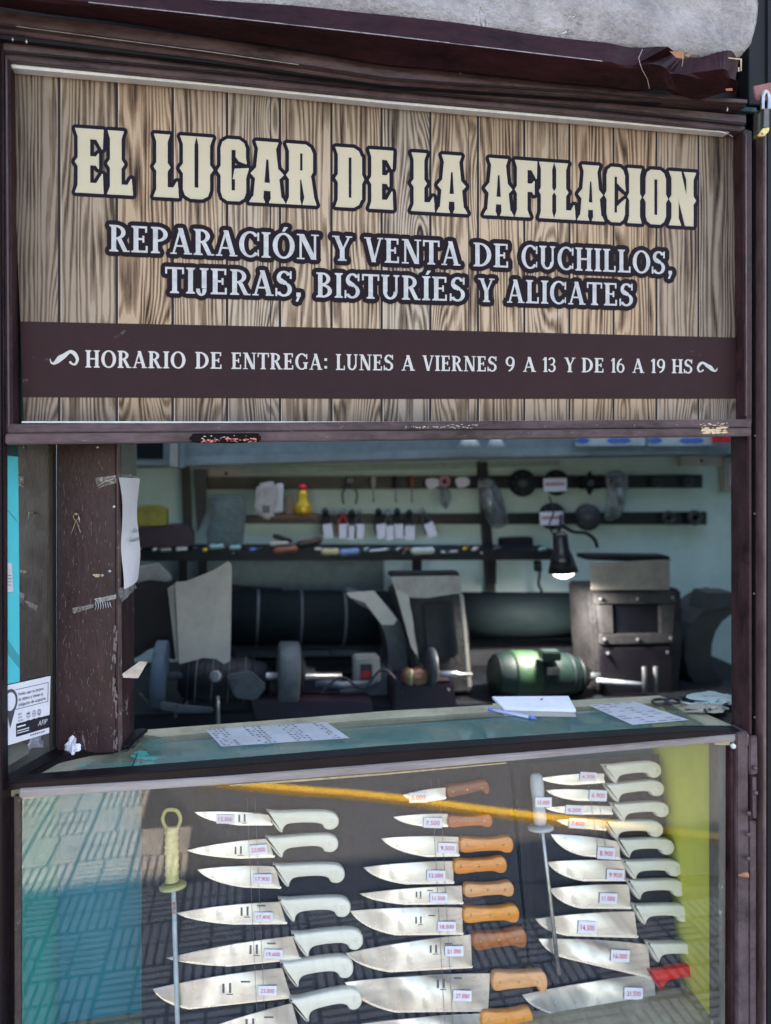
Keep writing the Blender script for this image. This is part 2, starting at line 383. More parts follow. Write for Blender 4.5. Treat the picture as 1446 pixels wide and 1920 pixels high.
    if ch == '3': return arc(.24, .745, .27, .26, 160, -90, .14, .08, 10) + arc(.24, .275, .31, .285, 90, -160, .155, .08, 12) + [rc(.14, .46, .26, .53)], .58
    if ch == '6': return arc(.32, .32, .31, .33, 0, 360, .15, .08, 18) + arc(.46, .40, .45, .60, 185, 95, .16, .09, 8), .66
    if ch == '9': 
        P = G_('6')[0]; return [[(.64 - x, 1 - y) for x, y in p] for p in P], .66
    return [], .32
def glyph(ch):
    base = {'Ó': 'O', 'Í': 'I'}.get(ch)
    if base:
        P, w = G_(base); P = P + [[(w * .42, 1.06), (w * .42 + .1, 1.06), (w * .42 + .22, 1.24), (w * .42 + .08, 1.24)]]; return P, w
    return G_(ch)
def word_polys(txt, gap=.075):
    P, x = [], 0
    for ch in txt:
        g, w = glyph(ch); P += [[(a + x, b) for a, b in p] for p in g]; x += w + gap
    return P, x - gap
# western display letters, each drawn in its own unit cell
def wst(x0, x1, l=1, r=1, y0=0, y1=1):
    P = [rc(x0, y0, x1, y1)]; e = .09; f = .12
    if y1 == 1: P += [[(x0 - e * l, 1), (x1 + e * r, 1), (x1, 1 - f), (x0, 1 - f)]]
    if y0 == 0: P += [[(x0 - e * l, 0), (x1 + e * r, 0), (x1, f), (x0, f)]]
    if l: P += [[(x0, .55), (x0 - .10, .48), (x0, .41)]]
    if r: P += [[(x1, .55), (x1 + .10, .48), (x1, .41)]]
    return P
def western(ch):
    b = .15
    if ch == 'E': return wst(.13, .52, 1, 0) + [rc(.3, 1 - b, .92, 1), rc(.3, 0, .92, b), rc(.5, .44, .74, .57), [(.74, .86), (.95, .70), (.98, 1), (.75, 1)], [(.74, .14), (.95, .30), (.98, 0), (.75, 0)], [(.64, .505), (.82, .62), (.82, .39)]]
    if ch == 'F': return wst(.12, .54, 1, 0) + [[(.02, 0), (.66, 0), (.54, .12), (.2, .12)], rc(.3, 1 - b, .92, 1), rc(.5, .46, .76, .59), [(.74, .86), (.96, .70), (.98, 1), (.75, 1)], [(.66, .525), (.86, .64), (.86, .41)]]
    if ch == 'L': return wst(.14, .54, 1, 1, 0, 1)[:2] + [[(.03, 0), (.6, 0), (.54, .12), (.14, .12)], [(.14, .55), (.03, .48), (.14, .41)], [(.54, .55), (.65, .48), (.54, .41)], rc(.3, 0, .96, b), [(.78, .14), (.93, .25), (.98, 0), (.75, 0)]]
    if ch == 'I': return wst(.24, .76)
    if ch == 'A': return [[(.26, .94), (.48, .94), (.36, 0), (.10, 0)], [(.52, .94), (.72, .94), (.90, 0), (.62, 0)], [(.18, 1), (.80, 1), (.72, .87), (.26, .87)], [(.38, .9), (.6, .9), (.55, .72), (.44, .72)], rc(.3, .20, .7, .32), [(0, 0), (.42, 0), (.36, .08), (.08, .08)], [(.56, 0), (1, 0), (.92, .08), (.62, .08)], [(.18, .56), (.04, .47), (.15, .40)], [(.8, .56), (.95, .47), (.83, .40)]]
    if ch == 'D': return wst(.10, .46, 1, 0) + [rc(.3, 1 - b, .66, 1), rc(.3, 0, .66, b), [(.66, 1), (.84, .95), (.94, .84), (.6, .84)], [(.66, 0), (.84, .05), (.94, .16), (.6, .16)], rc(.6, .14, .95, .86), [(.95, .56), (1.03, .48), (.95, .4)]]
    if ch in 'OGC':
        P = [rc(.08, .14, .42, .86), [(.08, .86), (.14, .95), (.3, 1), (.7, 1), (.7, .84), (.3, .84)], [(.08, .14), (.14, .05), (.3, 0), (.7, 0), (.7, .16), (.3, .16)], [(.08, .56), (-.03, .48), (.08, .4)]]
        tr = [(.7, 1), (.86, .95), (.93, .86), (.6, .84)]; br = [(.7, 0), (.86, .05), (.93, .14), (.6, .16)]
        if ch == 'O': P += [tr, br, rc(.6, .14, .94, .86), [(.94, .56), (1.04, .48), (.94, .4)]]
        if ch == 'C': P += [tr, br, rc(.6, .72, .94, .86), rc(.6, .14, .94, .28), [(.6, .72), (.94, .72), (.98, .58), (.8, .64)], [(.6, .28), (.94, .28), (.98, .42), (.8, .36)]]
        if ch == 'G': P += [tr, br, rc(.6, .72, .92, .86), [(.6, .72), (.92, .72), (.95, .62), (.7, .66)], rc(.58, .14, .93, .42), [(.5, .36), (.56, .52), (1.02, .54), (.93, .38)]]
        return P
    if ch == 'U': return [rc(.08, .14, .42, 1), rc(.58, .14, .92, 1), [(-.01, 1), (.48, 1), (.42, .87), (.08, .87)], [(.52, 1), (1.01, 1), (.92, .87), (.58, .87)], [(.08, .14), (.14, .05), (.32, 0), (.68, 0), (.86, .05), (.92, .14), (.6, .17), (.4, .17)], [(.08, .56), (-.03, .48), (.08, .4)], [(.92, .56), (1.03, .48), (.92, .4)]]
    if ch == 'R': return wst(.12, .46, 1, 0) + [[(.02, 0), (.5, 0), (.44, .13), (.14, .13)], rc(.3, .86, .66, 1), rc(.3, .42, .66, .56), [(.66, 1), (.82, .95), (.9, .86), (.6, .84)], rc(.58, .54, .9, .86), [(.9, .56), (.6, .56), (.6, .42), (.8, .44)], [(.52, .46), (.84, .46), (.96, .06), (.66, .06)], [(.58, 0), (1.02, 0), (.95, .11), (.64, .11)]]
    if ch == 'N': return [rc(.1, 0, .34, 1), rc(.68, 0, .92, 1), [(.1, 1), (.44, 1), (.92, 0), (.62, 0)], [(0, 1), (.46, 1), (.4, .9), (.1, .88)], [(.58, 1), (1.02, 1), (.92, .87), (.68, .87)], [(0, 0), (.44, 0), (.34, .13), (.1, .13)], [(.1, .56), (0, .48), (.1, .4)], [(.92, .56), (1.02, .48), (.92, .4)]]
    return []
def textpolys_px(words, top, bot):
    """words: (text, xl, xr); top/bot functions of px; returns convex polys in px"""
    out = []
    for t, xl, xr in words:
        P, w = word_polys(t)
        for p in P:
            q = []
            for a, b in p:
                x = xl + (xr - xl) * a / w; q.append((x, bot(x) + (top(x) - bot(x)) * b))
            out.append(q)
    return out
def flat(name, polys, Y, m, parent=None, pl=None, off=0, label=None):
    v, f = union(polys)
    if pl: V = [on(x, y, pl) + pl[1] * off for x, y in v]
    else: V = [at(x, y, Y) for x, y in v]
    return mesh(name, V, f, m, parent, label=label)
def lin(x0, y0, x1, y1): return lambda x: y0 + (y1 - y0) * (x - x0) / (x1 - x0)
_fc = {}
def bfont(txt):
    if txt in _fc: return _fc[txt]
    cu = bpy.data.curves.new('t', 'FONT'); cu.body = txt; cu.resolution_u = 3
    o = bpy.data.objects.new('t', cu); C.objects.link(o)
    dg = bpy.context.evaluated_depsgraph_get(); me = o.evaluated_get(dg).to_mesh()
    v = [(q.co.x, q.co.y) for q in me.vertices]; f = [list(p.vertices) for p in me.polygons]
    o.evaluated_get(dg).to_mesh_clear(); bpy.data.objects.remove(o); bpy.data.curves.remove(cu)
    if v:
        x0 = min(a for a, b in v); x1 = max(a for a, b in v); v = [((a - x0) / (x1 - x0), b / .72) for a, b in v]
    _fc[txt] = (v, f); return v, f
def sans(name, items, m, parent, pl=None, Y=None, off=.0004):
    """items: (text, (x,y) bottom-left, (x,y) bottom-right, (x,y) top-left) in px, cap height mapped to top-left"""
    V, F = [], []
    for t, bl, br, tl in items:
        v, f = bfont(t); n = len(V)
        for a, b in v:
            x = bl[0] + (br[0] - bl[0]) * a + (tl[0] - bl[0]) * b; y = bl[1] + (br[1] - bl[1]) * a + (tl[1] - bl[1]) * b
            V.append(on(x, y, pl) + pl[1] * off if pl else at(x, y, Y))
        F += [[i + n for i in q] for q in f]
    return mesh(name, V, F, m, parent)

# =================================================================== THE SETTING
def struct(o): o['kind'] = 'structure'; return o
struct(box('ground', (-60, -60, -.30), (60, 60, -.12), ASPH))
struct(box('shop_floor', (-1.3, .02, -.1), (3.0, 1.75, 0.0), BOXT))
def ky(x): return -2.117 + .442 * x            # the kerb runs at an angle to the shop front
SWK = thing('pavement', None, None, (0, -1, 0)); SWK['kind'] = 'structure'
TE = [(-6, -5.2), (-.75, -2.9), (-.30, -2.1), (.04, -1.42), (1.2, -1.12), (3, -.9), (6, -.8)]      # outer edge of the tiled strip
def te(x):
    for a, b in zip(TE, TE[1:]):
        if a[0] <= x <= b[0]: return a[1] + (b[1] - a[1]) * (x - a[0]) / (b[0] - a[0])
pv = [Vector((a, b, -.008)) for a, b in TE] + [Vector((6, 0, -.008)), Vector((-6, 0, -.008))]
v, f = prism_vf(pv, [p - Vector((0, 0, .115)) for p in pv]); mesh('paving_bed', v, f, GROUT, SWK)
pv = [Vector((-8, -8, -.02)), Vector((6, -8, -.02)), Vector((6, -.7, -.02)), Vector((.2, -1.3, -.02)), Vector((-8, -1.4, -.02))]
v, f = prism_vf(pv, [p - Vector((0, 0, .12)) for p in pv]); struct(mesh('road', v, f, ASPH))
V, F = [], []
for i in range(23):
    for j in range(15):
        x0, y0 = -1.8 + i * .2, -3.0 + j * .2
        if min(y0 - te(x0), y0 - te(x0 + .2)) < .0: continue
        for q in range(7):
            for h in (0, 1):
                if (i + j) % 2 == 0: e = (x0 + .004 + q * .028, y0 + .004 + h * .098, x0 + .022 + q * .028, y0 + .092 + h * .098)
                else: e = (x0 + .004 + h * .098, y0 + .004 + q * .028, x0 + .092 + h * .098, y0 + .022 + q * .028)
                v, f = box_vf((e[0], e[1], -.008), (e[2], e[3], 0)); n = len(V); V += v; F += [[a + n for a in g] for g in f]
o = mesh('tile_ribs', V, F, TILE, SWK); o['kind'] = 'stuff'
kp = [Vector((x * .25 - 6, ky(x * .25 - 6) - .01 + .012 * math.sin(x * .9), 0)) for x in range(49)]
V, F = [], []
for a, b in zip(kp, kp[1:]):
    q = [a, b, b + Vector((0, -.055, 0)), a + Vector((0, -.055, 0))]; v, f = prism_vf(q, [p - Vector((0, 0, .12)) for p in q]); n = len(V); V += v; F += [[c + n for c in g] for g in f]
struct(mesh('kerb', V, F, YKERB))

# walls of the shop
B = 2.10
struct(box('wall_back', (-3.0, 1.62, 0), (5.0, 1.80, 7.6), WALLT))  # unseen upper height set so the wall shades shop and near pavement
struct(box('wall_left', (-1.45, .12, 0), (-1.30, 1.62, 2.3), WALLT))
struct(box('wall_right', (2.2, .12, 0), (2.35, 1.62, 2.3), WALLT))
struct(box('wall_front_left', (-6, -.02, 0), (-.42, .12, 2.56), DARKG))
struct(box('wall_front_right', (1.16, -.02, 0), (8, .12, 2.56), DARKG))
struct(box('wall_front_top', (-6, .10, 2.30), (8, .24, 2.56), PLASTER))
struct(box('neighbour_block_left', (-6, .2, 0), (-3.0, 2.5, 7.6), PLASTER))
struct(box('neighbour_block_right', (5.0, .2, 0), (8, 2.5, 7.6), PLASTER))

# plaster wall above the window, rough bulging surface
edge = [(-60, -150), (150, -60), (330, 2), (500, 14), (723, 33), (900, 56), (1100, 82), (1250, 98), (1330, 106), (1372, 108), (1395, 100), (1413, 78), (1420, 50), (1422, 0), (1424, -60)]
bot = []
for a, b in zip(edge, edge[1:]):
    for k in range(8): t = k / 8; bot.append((a[0] + (b[0] - a[0]) * t, a[1] + (b[1] - a[1]) * t))
bot.append(edge[-1])
V, F = [], []; rows = 26; n = len(bot)
tops = [at(x, -150 - (0), -.14) for x, y in bot]
for r in range(rows + 1):
    t = r / rows
    for i, (x, y) in enumerate(bot):
        jx = random.uniform(-1, 1) * (1.2 if 0 < t else .8)
        yy = y + (-260 - y) * t
        xx = x + (min(x, 1425) - x) * t
        p = at(xx + (jx if r else 0), yy + (jx if r == 0 and i > 60 else 0), -.085)
        dep_ = .0 if t > .06 else (.06 - t) / .06 * .006
        g = 0.004 * math.sin(p.x * 13 + 2 * math.sin(p.z * 17)) * math.cos(p.z * 21) + random.uniform(-.0012, .0012)
        V.append(p + Vector((0, dep_ + g * min(1, t * 5), 0)))
for r in range(rows):
    for i in range(n - 1): F.append([r * n + i, r * n + i + 1, (r + 1) * n + i + 1, (r + 1) * n + i])
nb = len(V)
for i in range(n): V.append(V[i] + Vector((0, .03, 0)))
for i in range(n - 1): F.append([i, nb + i, nb + i + 1, i + 1])
o = mesh('plaster_wall', V, F, PLASTER, smooth=True)
tag(o, 'rough grey plaster wall above the brown gutter at the top of the photo', 'wall')

# =================================================================== GUTTER / ROLLER HOUSING
def loft(name, lines, m, parent=None, sub=10, wob=0, label=None, bend=None):
    """lines: list of (pts_px, Y) polylines of equal length; straight strips between successive lines"""
    V, F = [], []; cols = None
    for pts, Y in lines:
        row = []
        for a, b in zip(pts, pts[1:]):
            for k in range(sub): t = k / sub; row.append((a[0] + (b[0] - a[0]) * t, a[1] + (b[1] - a[1]) * t))
        row.append(pts[-1]); cols = len(row)
        for x, y in row:
            p = at(x, y, Y)
            if bend: p = p + bend(x, y)
            V.append(p)
    for r in range(len(lines) - 1):
        for i in range(cols - 1): F.append([r * cols + i, r * cols + i + 1, (r + 1) * cols + i + 1, (r + 1) * cols + i])
    return mesh(name, V, F, m, parent, smooth=False, label=label)
G = thing('roller_housing', 'dark maroon metal housing over the window, crumpled at its right end', 'housing', at(700, 110, -.1))
top = [(-80, -62), (330, -5), (723, 28), (1100, 78), (1260, 98), (1330, 107), (1391, 109)]
mid = [(-80, -24), (330, 22), (723, 67), (1100, 112), (1200, 124), (1330, 137), (1391, 141)]
m2 = [(-80, -18), (330, 28), (723, 72), (1100, 117), (1200, 130), (1330, 146), (1390, 150)]
low = [(-80, -4), (330, 52), (723, 117), (1100, 156), (1200, 165), (1330, 176), (1382, 175)]
low2 = [(-80, -1), (330, 56), (723, 121), (1100, 160), (1200, 169), (1330, 180), (1380, 178)]
def crump(x, y):
    if x < 1150: return Vector((0, .002 * math.sin(x * .02), 0))
    k = min(1, (x - 1150) / 100)
    return Vector((0, k * (.012 * math.sin(x * .055) + .008 * math.sin(y * .25 + x * .03)), k * .003 * math.sin(x * .07)))
o = loft('gutter_face', [(top, -.07), (top, -.098), (mid, -.102), (m2, -.098), (low, -.062), (low2, -.05), (low2, .02)], MAROON, G, 9, bend=crump)
for p in o.data.polygons: p.use_smooth = False
o.modifiers.new('s', 'SOLIDIFY').thickness = .0015
flat('edge_highlight', [[(x0, y0 - .9), (x1, y1 - .9), (x1, y1 + .7), (x0, y0 + .7)] for (x0, y0), (x1, y1) in [((166, 4), (400, 29.5)), ((400, 29.5), (723, 66)), ((723, 66), (1000, 99)), ((1000, 99), (1130, 114.5))]], -.1050, mat('highlight_and_crack_paint', (.36, .33, .33), (.12, .09, .09), 60, .5), G)  # pale strips painting in the highlight along the housing's edge
flat('torn_edge', [[(1362, 107), (1391, 109.5), (1391, 112), (1362, 109)], [(1388.5, 110), (1391.5, 110), (1391, 133), (1389, 133)], [(1384, 126), (1387, 126), (1387, 134), (1384, 134)]], -.115, PUTTY, G)
flat('bare_patch', [[(1256, 96), (1282, 98), (1283, 110), (1268, 108)], [(1282, 100), (1296, 104), (1290, 107)]], -.115, mat('rust', (.42, .17, .08), (.25, .1, .05), 60, .8), G, label='rusty bare patch where the maroon paint has flaked')
flat('rust_spot', [[(1360, 166), (1373, 165), (1374, 170), (1362, 170)]], -.082, MATS['rust'], G)
# strip of paint cracks
pts = [(1205, 92), (1198, 108), (1200, 118), (1204, 130), (1214, 148), (1218, 166)]
tube('paint_crack', [at(x, y, -.116 + (.025 if y > 140 else 0)) for x, y in pts], .0006, MATS['highlight_and_crack_paint'], G, 5)
tube('paint_crack', [at(x, y, -.116) for x, y in [(1282, 98), (1279, 106), (1281, 112), (1279, 124)]], .0005, PUTTY, G, 5)

# =================================================================== OUTER WINDOW FRAME
FR = thing('window_frame', 'dark brown wooden frame with jambs and head rails round the shop window', 'window frame', at(10, 1800, 0))
slab('head_rail', [(-60, -10), (0, 18), (400, 72), (723, 122), (1100, 161), (1240, 176), (1402, 186), (1402, 193), (1230, 183), (1100, 170), (723, 146), (400, 96), (0, 45), (-60, 35)], -.045, .05, BROWNL, FR, .0006)
slab('head_bead', [(-60, 34), (0, 43), (400, 95), (723, 145), (1100, 172), (1240, 185), (1402, 196), (1402, 199), (1240, 190), (1100, 182), (723, 157), (400, 111), (0, 60), (-60, 50)], -.035, .04, BROWNL, FR, .002)
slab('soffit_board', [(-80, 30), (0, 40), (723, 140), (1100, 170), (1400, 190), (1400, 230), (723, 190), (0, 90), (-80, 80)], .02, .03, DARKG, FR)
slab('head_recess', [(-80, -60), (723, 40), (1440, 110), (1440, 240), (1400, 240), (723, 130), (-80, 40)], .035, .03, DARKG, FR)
def gap_shade(pts, Y, w=1.6):  # dark strips laid over the joints to paint in their shade
    flat('painted_gap_shade', [[(x0, y0 - w), (x1, y1 - w), (x1, y1 + w), (x0, y0 + w)] for (x0, y0), (x1, y1) in zip(pts, pts[1:])], Y, DARKG, FR)
slab('gap_shade_fill', [(0, 59), (400, 110), (723, 156), (1240, 189), (1240, 194), (723, 160), (400, 118), (0, 72)], -.030, .01, DARKG, FR, 0)  # dark filler painting the shade of the gap between the rails
gap_shade([(0, 95.5), (400, 134), (723, 168.2), (1100, 202), (1398, 233.5)], -.0185, 1.5)
gap_shade([(0, 43), (400, 95.5), (723, 145), (1240, 185)], -.0452, 1.0)
slab('teal_strip', [(1225, 186), (1420, 201), (1420, 210), (1300, 201), (1225, 193)], -.012, .01, TEALD, FR)
for x, y in ((863, 134), (1364, 205), (24, 73), (50, 77)):
    rod('nail', at(x, y - 4, -.05), at(x, y + 4, -.05), .0013, STEELD, FR, 8)
def col(name, xt, xb, yt, yb, w, Y, d, m, bev=.0015, parent=FR):
    return slab(name, [(xt, yt), (xt + w, yt), (xb + w, yb), (xb, yb)], Y, d, m, parent, bev)
col('jamb', -70, -62, 30, 1990, 68, -.03, .03, BLACKB)
col('jamb', 0, 2, 60, 1990, 6, -.02, .02, BROWN)
col('jamb_recess', 1396, 1396, 120, 1990, 120, .03, .03, DARKG)
col('jamb', 1413.5, 1411.5, 205, 1990, 20, .01, .04, BLACKB)
col('jamb', 1403, 1405, 760, 1990, 7, -.006, .05, BROWN)
col('jamb_edge_highlight', 1433, 1432, 250, 1990, 5.5, -.012, .05, mat('pinkish_highlight_and_wear', (.17, .115, .115), (.06, .03, .035), 30, .5, bump=.5, stretch=(1, 1, .3)))  # lighter strip puts the jamb edge's highlight into its colour
col('jamb', 1439, 1438, -60, 1990, 60, -.004, .05, DARKG)
col('jamb', 1404, 1404, -60, 196, 34, .0, .03, DARKG)
for x, y in ((1416, 817), (1415, 963), (1414, 1113), (1415, 1345), (1416, 1525)):
    lathe('screw', at(x, y, .011), at(x, y, .004), [(0, .0022), (.6, .0022), (1, .0014)], STEELD, FR, 10)
# left inner jamb (reveal of the lower window)
slab('jamb_reveal', [(12, 1496), (26, 1496), (27, 1990), (12, 1990)], .004, .01, BLACKB, FR)
slab('window_stop', [(26, 1492), (38, 1494), (37.5, 1990), (27, 1990)], .001, .012, mat('peeling_brown', (.10, .07, .06), (.04, .022, .02), 40, .6, bump=.5, chip=(.4, .36, .3), chipt=.62), FR, .001)

# =================================================================== SASH WITH THE SIGN
SA = thing('sash', 'brown window sash that carries the wooden-look shop sign, raised above the counter', 'sash', at(10, 830, 0))
slab('top_rail', [(-2, 73), (400, 118), (723, 151), (1100, 188), (1240, 201), (1400, 216), (1400, 232), (1100, 200.5), (723, 167), (400, 133), (-2, 94)], -.018, .04, BROWNL, SA, .0015)
slab('top_rail', [(2, 97), (400, 135.5), (723, 169.5), (1100, 203.5), (1398, 236), (1398, 247), (1380, 244.5), (1100, 217), (723, 184), (400, 152), (2, 113)], -.012, .04, BROWNL, SA, .0015)
slab('stile', [(1.5, 100), (18, 112), (24, 800), (9, 815)], -.013, .04, BROWN, SA, .0015)
slab('stile_bead', [(10, 105), (13, 105), (17.5, 800), (14.5, 800)], -.017, .01, mat('purple_brown_bead', (.10, .075, .085), (.05, .035, .045), 30, .4), SA, .0008)
slab('sign_recess', [(10, 110), (1400, 240), (1400, 800), (15, 800)], .034, .012, TEALD, SA, 0)
slab('stile', [(1393, 240), (1411, 245), (1411, 795), (1398, 795)], -.012, .04, BROWN, SA, .0015)
slab('stile_edge', [(1398.5, 250), (1400.3, 250), (1401.5, 780), (1399.8, 780)], -.0145, .01, MATS['pinkish_highlight_and_wear'], SA, .0004)
slab('bottom_rail', [(13, 794), (38, 795), (1385, 786), (1410, 785), (1410, 801), (13, 812)], -.016, .05, BROWNL, SA, .0015)
slab('bottom_rail', [(9, 813), (1410, 802.5), (1410, 817.5), (9, 833.5)], -.024, .058, BROWNL, SA, .002)
slab('white_bead', [(15, 117.5), (400, 152.5), (723, 185.5), (1100, 220), (1372, 243.5), (1368, 249), (1100, 225.5), (723, 193), (400, 160), (18, 126)], -.004, .02, WHITEP, SA, .001)
slab('white_bead', [(40, 790), (700, 790.5), (1384, 786), (1384, 788.5), (700, 793.5), (40, 793)], -.004, .02, WHITEP, SA, .0008)
o = loft('silicone_flap', [([(1340, 243), (1350, 246), (1360, 249)], -.02), ([(1362, 251), (1370, 253), (1376, 257)], -.02)], WHITEP, SA, 3)
def patch(name, cx, cy, rx, ry, Y, m, parent, seed, k=26, label=None):
    rnd = random.Random(seed); P = []
    for j in range(k):
        x = cx + rnd.uniform(-rx, rx); y = cy + rnd.uniform(-ry, ry); s = rnd.uniform(.25, 1) * min(rx, ry * 3) * .3
        P.append([(x + s * math.cos(a) * rnd.uniform(.6, 1.6), y + s * .4 * math.sin(a) * rnd.uniform(.5, 1.2)) for a in [q * 1.05 for q in range(6)]])
    return flat(name, P, Y, m, parent, label=label)
patch('flaked_patch', 1338, 807, 22, 6, -.0248, mat('cream_chip_and_sun_fleck', (.60, .46, .30), (.45, .32, .2), 40, .8), SA, 1, 60)
patch('flaked_patch', 1340, 796, 26, 3, -.0168, MATS['cream_chip_and_sun_fleck'], SA, 2, 30)
patch('flaked_patch', 830, 801, 70, 2.2, -.0168, mat('bare_ivory', (.62, .56, .46), (.45, .4, .3), 40, .8), SA, 3, 60)
patch('flaked_patch', 868, 797, 30, 1.5, -.0168, MATS['bare_ivory'], SA, 4, 30)
for i, (x, y) in enumerate([(410, 802), (1024, 800), (1122, 797), (1270, 797), (1190, 798), (547, 808), (640, 800), (760, 803), (1073, 811)]):
    patch('chip_and_sun_fleck', x, y, 3, 1.6, -.0168 if y < 806 else -.0248, MATS['bare_ivory'], SA, 30 + i, 5)
# handle
H = slab('handle', [(355, 822), (357, 815), (364, 812.5), (482, 812), (489, 815), (491, 822), (488, 828), (440, 831), (370, 830), (356, 828)], -.044, .022, mat('worn_handle_paint', (.008, .004, .005), (.003, .002, .002), 30, .7, spec=.1), SA, .003)
o = patch('worn_red_paint', 430, 825.5, 52, 3.5, -.0447, mat('coral_primer', (.66, .20, .16), (.45, .12, .1), 40, .6), H, 9, 70, 'coral red primer showing on the rubbed lower edge of the handle')
patch('worn_white_paint', 425, 819, 50, 3, -.0449, MATS['bare_ivory'], H, 11, 10)

# ---- sign board with printed planks
def wood_sign():
    m, nt, p = newmat('printed_plank_artwork')
    v = coords(nt); sp = N(nt, 'SeparateXYZ', {0: v}); X, Z = sp.outputs[0], sp.outputs[2]
    u = M_(nt, 'DIVIDE', M_(nt, 'ADD', X, SIGN_OX + .2848), .0857)
    pid = M_(nt, 'FLOOR', u); fu = M_(nt, 'FRACT', u)
    rn = N(nt, 'TexWhiteNoise', {'W': M_(nt, 'ADD', pid, 3.7)}, noise_dimensions='1D')
    rs = N(nt, 'SeparateXYZ', {0: rn.outputs['Color']}); r1, r2, r3 = rs.outputs
    off = M_(nt, 'MULTIPLY', pid, 5.37)
    def vec(sx, sz, o=0): 
        return N(nt, 'CombineXYZ', {0: M_(nt, 'MULTIPLY', X, sx), 1: M_(nt, 'ADD', off, o), 2: M_(nt, 'MULTIPLY_ADD', Z, sz, M_(nt, 'MULTIPLY', r2, 9))}).outputs[0]
    n1 = N(nt, 'TexNoise', {'Vector': vec(13, 1.0), 'Scale': 1, 'Detail': 3, 'Roughness': .55}).outputs[0]
    vo = N(nt, 'TexVoronoi', {'Vector': vec(11, 3.2, 2.1), 'Scale': 1, 'Randomness': .9}).outputs['Distance']
    kn = M_(nt, 'POWER', M_(nt, 'MAXIMUM', M_(nt, 'SUBTRACT', 1, M_(nt, 'MULTIPLY', vo, 1.7)), 0), 2)
    knm = M_(nt, 'MULTIPLY', kn, M_(nt, 'GREATER_THAN', r1, .18))
    g = M_(nt, 'ADD', M_(nt, 'ADD', M_(nt, 'MULTIPLY', fu, 9), M_(nt, 'MULTIPLY', n1, 12)), M_(nt, 'MULTIPLY', knm, 8))
    s = M_(nt, 'MULTIPLY_ADD', M_(nt, 'SINE', M_(nt, 'MULTIPLY', g, 6.283)), .5, .5)
    fine = N(nt, 'TexNoise', {'Vector': vec(560, 10, 5), 'Scale': 1, 'Detail': 3, 'Roughness': .7}).outputs[0]
    big = N(nt, 'TexNoise', {'Vector': vec(48, 8, 8), 'Scale': 1, 'Detail': 2}).outputs[0]
    q = M_(nt, 'ADD', M_(nt, 'MULTIPLY', s, .34), M_(nt, 'ADD', M_(nt, 'MULTIPLY', fine, .62), M_(nt, 'MULTIPLY', big, .7)))
    q = M_(nt, 'MULTIPLY', q, .64)
    q = M_(nt, 'SUBTRACT', q, M_(nt, 'MULTIPLY', M_(nt, 'GREATER_THAN', knm, .72), .25))
    cl = ramp(nt, q, [(.0, (.028, .019, .016)), (.345, (.075, .053, .040)), (.39, (.150, .108, .078)), (.445, (.225, .168, .122)), (.51, (.305, .232, .168)), (.575, (.43, .35, .27))], 'CONSTANT')
    hue = MIX(nt, r3, (.92, .95, 1.0), (1.10, .96, .84))
    cl2 = nt.nodes.new('ShaderNodeMix'); cl2.data_type = 'RGBA'; cl2.blend_type = 'MULTIPLY'; cl2.inputs[0].default_value = 1
    nt.links.new(cl, cl2.inputs[6]); nt.links.new(hue, cl2.inputs[7]); c = cl2.outputs[2]
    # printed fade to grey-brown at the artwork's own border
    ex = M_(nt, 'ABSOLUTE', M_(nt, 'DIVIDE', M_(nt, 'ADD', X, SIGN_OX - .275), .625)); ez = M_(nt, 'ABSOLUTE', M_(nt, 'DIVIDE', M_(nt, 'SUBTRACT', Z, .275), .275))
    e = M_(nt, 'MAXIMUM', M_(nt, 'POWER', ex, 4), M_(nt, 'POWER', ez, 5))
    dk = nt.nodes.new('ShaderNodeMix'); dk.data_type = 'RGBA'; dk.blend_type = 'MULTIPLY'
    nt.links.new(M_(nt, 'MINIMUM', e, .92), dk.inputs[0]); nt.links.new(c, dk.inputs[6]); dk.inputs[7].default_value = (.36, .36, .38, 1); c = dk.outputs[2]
    # second narrow plank joint inside some planks
    th = M_(nt, 'MULTIPLY_ADD', r1, .3, .62); s2 = M_(nt, 'MULTIPLY', M_(nt, 'LESS_THAN', M_(nt, 'ABSOLUTE', M_(nt, 'SUBTRACT', fu, th)), .009), M_(nt, 'GREATER_THAN', r2, .6))
    seam = M_(nt, 'MAXIMUM', M_(nt, 'GREATER_THAN', M_(nt, 'ABSOLUTE', M_(nt, 'SUBTRACT', fu, .5)), .474), s2)
    c = MIX(nt, seam, c, (.022, .016, .017))
    hl = M_(nt, 'MULTIPLY', M_(nt, 'GREATER_THAN', fu, .022), M_(nt, 'LESS_THAN', fu, .035))
    c = MIX(nt, M_(nt, 'MULTIPLY', hl, .6), c, (.6, .5, .4))
    nt.links.new(c, p.inputs['Base Color']); p.inputs['Roughness'].default_value = .6; p.inputs['Specular IOR Level'].default_value = .12
    return m
SY = .014
SG = thing('shop_sign', 'printed shop sign of brown wooden planks with big cream lettering, above the open window', 'sign', at(700, 792, SY))
SIGN_OX = ORG[SG.name].x
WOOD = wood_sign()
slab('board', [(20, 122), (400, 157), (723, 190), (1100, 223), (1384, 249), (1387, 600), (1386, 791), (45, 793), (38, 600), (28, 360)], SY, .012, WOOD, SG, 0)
slab('brown_band', [(38, 602.5), (700, 616), (1387, 633), (1387, 747.5), (700, 748), (43, 744.5)], SY - .0006, .0005, BAND, SG, 0)
title = [('E', 137, 197), ('L', 198, 252), ('L', 285, 338), ('U', 337, 400), ('G', 408, 467), ('A', 466, 537), ('R', 534, 594),
         ('D', 627, 683), ('E', 689, 740), ('L', 768, 818), ('A', 817, 878), ('A', 906, 965), ('F', 963, 1010), ('I', 1004, 1046), ('L', 1036, 1082), ('A', 1081, 1135), ('C', 1133, 1176), ('I', 1170, 1210), ('O', 1206, 1253), ('N', 1253, 1306)]
